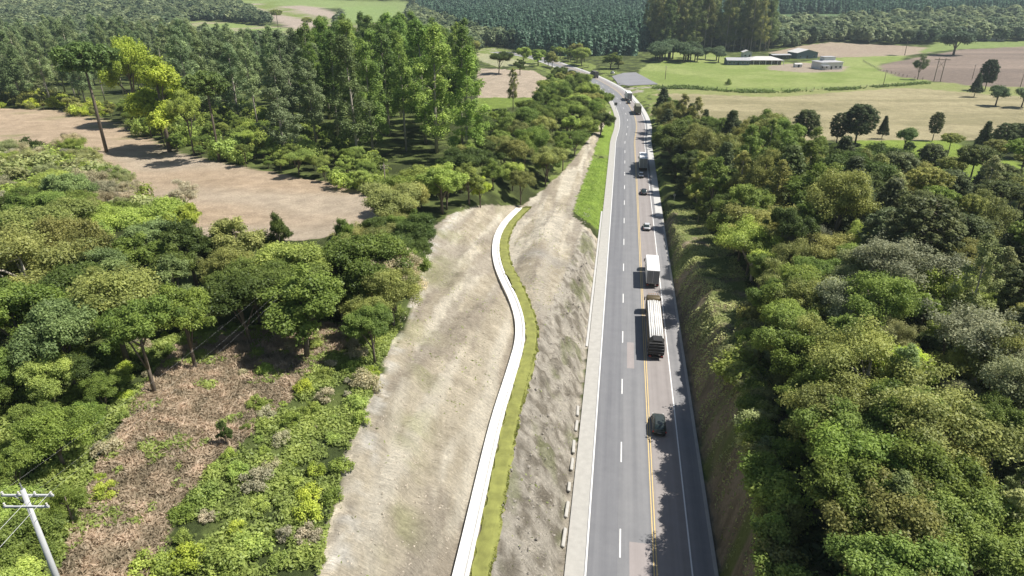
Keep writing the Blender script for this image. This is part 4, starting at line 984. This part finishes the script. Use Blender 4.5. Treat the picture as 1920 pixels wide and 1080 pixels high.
def box_truck(px, py, u, label, L=11.0, box_l=8.3, H=3.9, ds=0, cabp=None, mat=None, rear=None):
    r = truck_base(px, py, u, label, L, ds); mat = mat or M_TWHITE
    b = MB().box(-1.27, 1.27, .05, box_l, 1.05, H, .04)
    for k in range(9): b.box(-1.285, 1.285, .5 + k * (box_l - .8) / 9, .56 + k * (box_l - .8) / 9, 1.1, H - .12)
    b.build("cargo_box", mat, r)
    d = MB().box(-1.2, -.03, .0, .06, 1.12, H - .12, .01).box(.03, 1.2, .0, .06, 1.12, H - .12, .01).build("rear_door", rear or M_TGREY, r)
    mbar = MB()
    for sx in (-.9, -.3, .3, .9): mbar.tube([(sx, -.03, 1.2), (sx, -.03, H - .2)], .025, 6)
    mbar.build("locking_bars", M_STEEL, d)
    cab(r, box_l + .35, cabp or M_TWHITE)
    for sx in (-1, 1):
        for wy in (1.3, 2.5, L - 1.3): wheel(r, sx * 1.05, wy, .5, .34)
        MB().box(sx * 1.05 - .25, sx * 1.05 + .25, .55, .6, .35, 1.0).build("mud_flap", M_BLACK, r)
    return r
car(1231, 819, 5.05, paint_mat("dark_green_black_paint", (.045, .055, .052)), "dark suv driving away at the edge of the tree shadow, nearest to the viewer", True, 4.6, .93)
box_truck(1222, 541, 5.75, "white box truck with dark rear doors right ahead of the long loaded lorry", 11.3, 8.6)
silver = paint_mat("silver_paint", (.55, .56, .57)); dk = paint_mat("near_black_paint", (.04, .045, .05)); whp = paint_mat("white_car_paint", (.75, .75, .74))
car(1213, 434, 5.65, silver, "silver hatchback driving in the sun some way ahead of the white box truck")
car(1208, 367, 5.6, dk, "black car passing through the jagged tree shadow across the lane")
car(1202, 334, 5.2, whp, "small white car following close behind the tall white lorry")
box_truck(1205, 321, 5.9, "tall white lorry with grey rear, third truck along the straight, followed by a white car", 12.0, 9.2, 4.2, rear=simple("mid_grey_panel", (.30, .30, .30), .6))
box_truck(1175, 190, 5.4, "white lorry entering the bend of the highway", 11.5, 8.8, 4.2)
car(1180, 195, 4.2, dk, "tiny dark car close behind the white lorry in the bend")
M_OLIVE = simple("faded_olive_tarpaulin", (.13, .13, .085), .8, noise=.3, scale=1.5)
box_truck(1189, 216, 5.6, "olive green tarpaulin lorry at the start of the bend", 12.5, 9.5, 4.0, mat=M_OLIVE, rear=M_OLIVE, cabp=paint_mat("dark_cab_paint", (.07, .07, .06)))
M_BRN = simple("dark_brown_cargo_cover", (.09, .085, .075), .8, noise=.3, scale=1.2)
box_truck(1117, 147, 4.8, "dark covered lorry farthest along the curving highway", 12.5, 9.5, 4.0, mat=M_BRN, rear=M_BRN, cabp=dk)
# long lorry with a bright ribbed load
r = truck_base(1229, 676, 5.35, "long lorry with a bright white ribbed load, brown cab and black rear end", 19.4)
M_LOAD = simple("bright_pale_pipes", (.70, .69, .66), .6, noise=.08, scale=2); M_CABB = paint_mat("dark_brown_olive_paint", (.10, .075, .035), .5)
MB().box(-1.25, 1.25, .1, 16.2, 1.0, 1.25, .02).build("flatbed", M_BLACK, r)
ld = MB(); ofs = [(-1.0, 3.12), (-.68, 3.26), (-.35, 3.18), (-.02, 3.32), (.32, 3.2), (.66, 3.28), (1.0, 3.1)]
for k, (xx, zz) in enumerate(ofs): ld.tube([(xx, 1.9 + .25 * (k % 3), zz), (xx, 16.0 - .1 * (k % 2), zz)], .15, 12)
for zz in (1.5, 1.9, 2.3, 2.65):
    for xx in (-1.0, -.66, -.33, 0, .33, .66, 1.0): ld.tube([(xx, 1.9, zz), (xx, 16.0, zz)], .17, 10)
ld.build("pipe_load", M_LOAD, r, True)
MB().box(-1.27, -1.2, 1.7, 16.1, 1.2, 2.95, .01).box(1.2, 1.27, 1.7, 16.1, 1.2, 2.95, .01).build('side_board', M_CABB, r)
st = MB()
for yy in (2.6, 6.2, 9.8, 13.4, 15.9):
    for sx in (-1, 1): st.tube([(sx * 1.25, yy, 1.1), (sx * 1.25, yy, 3.1)], .045, 6)
st.build("stakes", M_BLACK, r)
MB().loft([[(-1.28, y_, 1.0), (1.28, y_, 1.0), (1.32, y_, 2.0), (1.2, y_, 2.9), (.72, y_, 3.55), (-.6, y_, 3.6), (-1.15, y_, 3.0), (-1.32, y_, 2.0)] for y_ in (.12, .5, 1.9)]).build("rear_tarpaulin", simple("black_tarpaulin", (.022, .022, .022), .7, noise=.4, scale=3, bump=.6), r)
rp = MB()
for zz in (1.5, 2.05, 2.6, 3.1): rp.tube([(-1.22, .06, zz), (0, .02, zz + .08), (1.22, .06, zz)], .035, 6)
rp.build("tie_straps", M_TGREY, r)
cab(r, 16.9, M_CABB, 1.25, 3.4, 2.3)
for sx in (-.8, -.4, 0, .4, .8): MB().box(sx - .07, sx + .07, 18.5, 18.62, 3.38, 3.5, .02).build("roof_lamp", simple("orange_lamp_plastic", (.6, .25, .05), .4), r)
for sx in (-1, 1):
    for wy in (1.4, 2.7, 4.0, 13.9, 15.2, 18.1): wheel(r, sx * 1.05, wy, .52, .36)
    MB().box(sx * 1.25 - .04, sx * 1.25 + .04, 5.2, 12.8, .5, .95, .02).build("side_guard", M_STEEL, r)
# parked white van by the lot
x, y = ray0(1150, 140); r = car(1150, 140, None, whp, "white vehicle parked on the lot by the highway bend", True); r['group'] = "parked vehicle"; r.location.z = .35

# ------------------------------------------------------------------ poles and wires
M_POLE = simple("weathered_concrete_pole", (.45, .46, .46), .85, noise=.12, scale=3); M_WOODP = simple("grey_timber_pole", (.20, .165, .13), .9, noise=.25, scale=4)
M_WIRE = simple("bright_aluminium_wire", (.55, .55, .54), .6, 0); M_CER = simple("pale_ceramic", (.62, .60, .56), .4)
def power_pole(x, y, h, label, arm=1.3, mat=M_POLE, rz=0.0, rad=(.22, .12), two=True, z=None):
    r = empty("power_pole", (x, y, (hz(x, y) if z is None else z)), rz); tag(r, label, "power pole")
    MB().tube([(0, 0, -1), (0, 0, h * .5), (0, 0, h)], [rad[0], (rad[0] + rad[1]) / 2, rad[1]], 12).build("pole", mat, r, True)
    hs = [h - .55, h - 1.05] if two else [h - .4]
    for i, zz in enumerate(hs):
        w = arm * (1 - .13 * i); dy = .16 if i == 0 else -.16
        c = MB().box(-w, w, dy - .055, dy + .055, zz - .06, zz + .06, .01).build("crossarm", mat, r)
        n = 4 if i == 0 else 3
        for k in range(n):
            xx = -w * .93 + 2 * w * .93 * k / (n - 1)
            if abs(xx) < .15: continue
            MB().tube([(xx, dy, zz + .06), (xx, dy, zz + .12), (xx, dy, zz + .17), (xx, dy, zz + .25)], [.03, .065, .045, .05], 8).build("insulator", M_CER, c)
    MB().tube([(-arm * .45, .1, hs[0]), (0, .1, hs[0] - .75), (arm * .45, .1, hs[0])], .025, 5).build("brace", M_STEEL, r)
    MB().tube([(0, 0, h), (0, -.02, h + .45)], [.05, .03], 6).build("top_pin", M_STEEL, r)
    return r
AX, AY = -26.3, 28.1; AZ = 19.4; AH = 31.0 - AZ + .3
pa = power_pole(AX, AY, AH, "pale concrete power pole with two crossarms standing close by above the treetops", 1.42, z=AZ, rad=(.21, .12))
bx_, by_ = ray0(726, 388, 9.5); BX, BY = bx_, by_; BZ = hz(BX, BY)
power_pole(BX, BY, 8.6, "slim dark power pole at the lower corner of the brown field", .9, M_WOODP, rad=(.17, .12), z=BZ)
CXp, CYp = -24.0 - 6, -60.0
def wire(a, b, sag, rad, label, group=None):
    a, b = Vector(a), Vector(b); P = []
    for i in range(25):
        t = i / 24; p = a.lerp(b, t); p.z -= 4 * sag * t * (1 - t); P.append(p)
    o = MB().tube(P, rad, 5).build("power_line", M_WIRE); tag(o, label, "power line", group); return o
for k, xx in enumerate((-1.32, .5, 1.32)):
    nm_ = ["outermost", "inner", "middle", "farther outer"][k]
    wire((AX + xx, AY + .16, AZ + AH - .3), (BX + xx * .6, BY, BZ + 8.3), 3.2, .0018, "thin pale power line strung from the near pole over the bracken", "power lines over the bracken")
    wire((AX + xx, AY + .16, AZ + AH - .3), (CXp + xx, CYp, AZ + AH + 2), 1.5, .011, "thin power line leaving the near pole towards the viewer", "power lines towards the viewer")
for (px, py, h, lab, arm, tall) in ((1655, 165, 10, "thin timber power pole on the boundary of green pasture and dry field", .9, 0), (1912, 166, 10, "reddish timber pole at the rim of the ploughed field near the picture edge", .7, 0), (1247, 150, 8, "thin timber pole beside the parking lot", .6, 0), (1822, 150, 9, "thin timber pole in front of the ploughed field", .6, 0)):
    x, y = ray0(px, py); power_pole(x, y, h, lab, arm, M_WOODP, rad=(.2, .14), two=False)
x, y = ray0(1757, 154); r = empty("transmission_pole", (x, y, hz(x, y)), radians(-25)); tag(r, "twin timber transmission pole with wide crossarm by the ploughed field", "power pole")
for dx in (-1.9, 1.6): MB().tube([(dx, 0, -.5), (dx, 0, 14)], [.26, .18], 8).build("pole", M_WOODP, r)
MB().box(-4.3, 4.3, -.12, .12, 12.9, 13.25).build("crossarm", M_WOODP, r)
MB().tube([(-1.9, 0, 8), (1.6, 0, 12.5)], .09, 6).tube([(1.6, 0, 8), (-1.9, 0, 12.5)], .09, 6).build("brace", M_WOODP, r)

# small signs by the road
def sign(px, py, label, w=.9, h=.9, H=2.6, face=M_STEEL):
    x, y = ray0(px, py); s = float(road_us([x], [y])[1][0]); X, Y, hh = road_pt(s, float(road_us([x], [y])[0][0]))
    r = empty("road_sign", (X, Y, hz(X, Y)), hh - pi / 2); tag(r, label, "road sign")
    MB().tube([(0, 0, -.3), (0, 0, H)], .05, 8).build("post", M_STEEL, r)
    MB().box(-w / 2, w / 2, -.07, -.04, H - h, H, .01).build("panel", face, r); return r
sign(1154, 205, "grey backed road sign on the verge beside the highway straight", 1.5, 1.4, 3.4, simple("dark_sign_back", (.12, .12, .12)))
sign(1262, 392, "small road sign at the foot of the dark tree belt", .6, .6, 2.2)

# ------------------------------------------------------------------ farm
M_ROOFL = simple("pale_fibre_cement_roof", (.50, .49, .47), .8, noise=.15, scale=.5); M_ROOFG = simple("grey_roof_sheet", (.36, .36, .37), .8, noise=.2, scale=.5)
M_WALLB = simple("blue_grey_painted_wall", (.13, .17, .20), .8, noise=.15, scale=.6); M_WALLW = simple("whitewashed_wall", (.62, .62, .60), .8, noise=.1, scale=.6)
M_OPEN = simple("dark_window_glass", (.03, .035, .04), .3); M_WALLD = simple("dark_timber_wall", (.10, .09, .075), .9, noise=.3)
def house(px, py, w, d, h, rh, wall, roof, label, cat="farm building", ridge='x', rz=0.0, wins=4, over=.6, door=True, name="farmhouse", posts=0, hip=False, zoff=0):
    x, y = ray0(px, py); g = hz(x, y); r = empty(name, (x, y, g), rz); tag(r, label, cat)
    MB().box(-w / 2, w / 2, 0, d, -.5, h).build("wall", wall, r)
    a, b = w / 2 + over, -over; c = d + over
    m = MB(); th = .18
    if hip: q = [(-a, b, h), (a, b, h), (a, c, h), (-a, c, h)]; i0, i1 = -w / 2 + d / 2, w / 2 - d / 2; e0, e1 = (i0, d / 2, h + rh), (i1, d / 2, h + rh)
    if hip:
        for z_, off in ((0, 0),):
            v = [m.bm.verts.new(p) for p in q]; l = [m.bm.verts.new((p[0], p[1], p[2] - th)) for p in q]; E = [m.bm.verts.new(e0), m.bm.verts.new(e1)]
            m.bm.faces.new((v[0], v[1], E[1], E[0])); m.bm.faces.new((v[1], v[2], E[1])); m.bm.faces.new((v[2], v[3], E[0], E[1])); m.bm.faces.new((v[3], v[0], E[0]))
            for i in range(4): m.bm.faces.new((v[i], l[i], l[(i + 1) % 4], v[(i + 1) % 4]))
            m.bm.faces.new(l[::-1])
    elif ridge == 'x': m.prism([(b, h + .01), (d / 2, h + rh), (c, h + .01), (c, h - th), (d / 2, h + rh - th * 1.6), (b, h - th)], 'x', -a, a)
    else: m.prism([(-a, h + .01), (0, h + rh), (a, h + .01), (a, h - th), (0, h + rh - th * 1.6), (-a, h - th)], 'y', b, c)
    if not hip:
        if ridge == 'x':
            for sx in (-w / 2 + .02, w / 2 - .22): MB().prism([(0, h), (d / 2, h + rh - .35), (d, h)], 'x', sx, sx + .2).build("gable", wall, r)
        else: MB().prism([(-w / 2, h), (0, h + rh - .35), (w / 2, h)], 'y', .02, .22).build("gable", wall, r)
    m.build("roof", roof, r)
    for k in range(wins):
        xx = -w / 2 + w * (k + .5) / wins
        if door and k == wins // 2:
            MB().box(xx - .6, xx + .6, -.06, .02, 0, 2.2).build("door", M_OPEN, r)
        else:
            f = MB().box(xx - .9, xx + .9, -.07, .02, 1.0, 2.3).build("window", M_WALLW, r); MB().box(xx - .78, xx + .78, -.1, -.05, 1.1, 2.2).build("pane", M_OPEN, f)
    for k in range(posts):
        xx = -a + .2 + (2 * a - .4) * k / (posts - 1); MB().box(xx - .18, xx + .18, b + .05, b + .35, -.3, h - th).build("porch_post", M_WALLW, r)
    return r
house(1384, 122.5, 16.5, 11, 3.4, 1.6, M_WALLB, M_ROOFG, "long low farm building with blue grey wall and pale roof beside the tall eucalyptus stand", wins=5, rz=radians(-4))
house(1434, 121.5, 24, 13, 3.3, 2.2, M_WALLD, M_ROOFL, "wide porch house with pale hipped roof and white posts next to the blue grey building", "farmhouse", wins=6, over=1.6, posts=7, hip=True, rz=radians(-3))
house(1401, 108, 7, 6, 4.2, 1.6, M_WALLW, M_ROOFL, "small white house peeping over the roof of the blue grey building", wins=2, ridge='y')
house(1465, 111, 15, 8, 3.2, .6, M_WALLD, M_ROOFG, "dark open fronted shed with flat pale roof behind the porch house", "shed", wins=3, name="farm_shed", rz=radians(5))
house(1513, 110, 19, 14, 4.6, 2.6, M_WALLB, M_ROOFL, "large gabled barn with pale roof and dark door beyond the silvery house", "barn", ridge='y', wins=3, name="barn", rz=radians(12))
f_ = house(1558, 131, 17, 12, 5.0, 1.4, M_WALLW, M_ROOFG, "silvery white two level house standing on the round yard in the pasture", "farmhouse", wins=5, rz=radians(8), hip=True)
MB().box(-4, 4.5, 4, 10, 5.4, 8.0).build("upper_storey", M_WALLW, f_); MB().box(-4.5, 5, 3.6, 10.4, 8.0, 8.25).build("upper_roof", M_ROOFG, f_)
MB().box(-8.4, -3, -3.5, .1, 2.6, 2.8).build("veranda_roof", M_ROOFG, f_)
for k in range(4): MB().box(-8.3 + 1.6 * k, -8.05 + 1.6 * k, -3.4, -3.15, -.3, 2.6).build("veranda_post", M_WALLW, f_)
house(1497, 127, 5, 4, 2.2, .7, M_WALLW, M_ROOFL, "tiny pale hut on the bare yard beside the silvery house", "hut", wins=1, name="hut", over=.3)
house(1866, 82, 16, 9, 4, 1.8, M_WALLW, M_ROOFL, "distant white house on the green strip before the far wood", "house", wins=3, name="distant_house")

# fence along the pasture
def fence(name, pix, label, gap=5.0, h=1.5):
    P = [ray0(*p) for p in pix]; r = empty(name, (P[0][0], P[0][1], hz(*P[0]))); tag(r, label, "fence"); o0 = Vector(r.location); L = []
    for a, b in zip(P[:-1], P[1:]):
        n = max(1, int(math.hypot(b[0] - a[0], b[1] - a[1]) / gap))
        for k in range(n): x, y = a[0] + (b[0] - a[0]) * k / n, a[1] + (b[1] - a[1]) * k / n; L.append(Vector((x, y, hz(x, y))) - o0)
    for p in L[:98]: MB().box(p.x - .11, p.x + .11, p.y - .11, p.y + .11, p.z - .2, p.z + h).build("fence_post", M_WOODP, r)
    w = MB()
    for zz in (.5, .95, 1.35): w.tube([p + Vector((0, 0, zz)) for p in L[:98]], .02, 4)
    w.build("fence_wire", M_STEEL, r); return r
fence("wire_fence", [(1225, 166), (1290, 164.5), (1400, 173), (1480, 172), (1600, 167), (1740, 157)], "post and wire fence between green pasture and dry field")
fence("field_fence", [(1618, 116), (1650, 134), (1700, 146), (1745, 153)], "post and wire fence around the ploughed field")
cover("hedge_weeds", "dark weeds grown up along the pasture fence", "weeds", [(1225, 163.5), (1290, 162.5), (1400, 171), (1480, 170.5), (1600, 165), (1740, 155.5), (1740, 157.5), (1600, 168.5), (1480, 174), (1400, 175), (1290, 167), (1225, 168)], 14000, .6, 1.2, ((.10, .14, .04), (.10, .14, .04)), 76, clump=.12)

# ------------------------------------------------------------------ toe drain, slabs, stones
sheet("pavement_toe_drain", [strip("", -6.2, -5.78, s_at(98), s_at(172), .06, None)], M_CONCW)
for k in range(7):
    Y = 55 + k * 4.0 + rnd.uniform(-.5, .5); s = s_at(Y); L = rnd.uniform(1.2, 2.9); X, Yw, hh = road_pt(s, -6.25 + rnd.uniform(-.1, .1))
    o = MB().box(-.2, .2, -L / 2, L / 2, -.1, .16, .04).build("concrete_slab", M_CONC); o.location = (X, Yw, .12); o.rotation_euler = (rnd.uniform(-.05, .05), rnd.uniform(.25, .45), hh - pi / 2 + rnd.uniform(-.04, .04))
    tag(o, "pale concrete slab lying at the foot of the rocky cutting beside the shoulder", "concrete slab", "concrete slabs at the foot of the cutting")
def stones(name, label, n, cond, smin, smax, seed, col, box):
    rs = np.random.RandomState(seed); X = rs.uniform(box[0], box[1], n * 6); Y = rs.uniform(box[2], box[3], n * 6); u = road_us(X, Y)[0]
    g = cond(X, Y, u); X, Y = X[g][:n], Y[g][:n]; n = len(X); Z = height(X, Y)
    oct_ = np.array([(1, 0, 0), (0, 1, 0), (-1, 0, 0), (0, -1, 0), (0, 0, 1), (0, 0, -1)], float); fc = np.array([(0, 1, 4), (1, 2, 4), (2, 3, 4), (3, 0, 4), (1, 0, 5), (2, 1, 5), (3, 2, 5), (0, 3, 5)])
    s = smin * (smax / smin) ** (rs.rand(n) ** 2); a = rs.rand(n) * 6.28
    v = oct_[None] * s[:, None, None] * (.7 + .6 * rs.rand(n, 6, 1)) * np.array([1, .8, .6]); c, si = np.cos(a)[:, None], np.sin(a)[:, None]
    v = np.stack([v[..., 0] * c - v[..., 1] * si + X[:, None], v[..., 0] * si + v[..., 1] * c + Y[:, None], v[..., 2] + Z[:, None]], -1)
    f = (fc[None] + (np.arange(n) * 6)[:, None, None]).reshape(-1, 3)
    return tag(link(name, mesh_np(name, v, f, simple(name + "_stone", col, .9, noise=.3, scale=.5))), label, "stones", kind='stuff')
stones("rubble", "loose rock rubble on the roadside face of the cutting", 2600, lambda X, Y, u: (u < -6.6) & (u > U1(Y) - .6) & (Y < 150), .06, .30, 5, (.29, .265, .225), (-10, 40, 25, 150))
stones("bench_stones", "scattered pale stones on the bare bench beside the channel", 900, lambda X, Y, u: (u < U1(Y)) & (u > UP(Y) + 3.2) & (Y > 95), .06, .32, 6, (.38, .35, .30), (-10, 40, 95, 170))

stones("slope_stones", "small stones and clods on the bare cut slope", 5200, lambda X, Y, u: (u < UP(Y) - 1.6) & (u > U3(Y)) & (Y < 150), .035, .17, 7, (.42, .37, .29), (-25, 30, 28, 150))
# ------------------------------------------------------------------ air
hm, ht, ho = new_mat("pale_air_haze")
pv = N(ht, "ShaderNodeVolumePrincipled"); pv.inputs['Density'].default_value = .00013; pv.inputs['Color'].default_value = (.72, .86, .92, 1); pv.inputs['Anisotropy'].default_value = .3
ht.links.new(pv.outputs[0], ho.inputs['Volume'])
zmin = float(GZ.min()) - 1; zmax = float(GZ.max()) + 40
hb_ = MB().box(-1950, 2360, -170, 3380, zmin, zmax).build("haze", hm); tag(hb_, kind='stuff'); hb_['label'] = "pale air haze between the viewer and the far hills"; hb_['category'] = "haze"
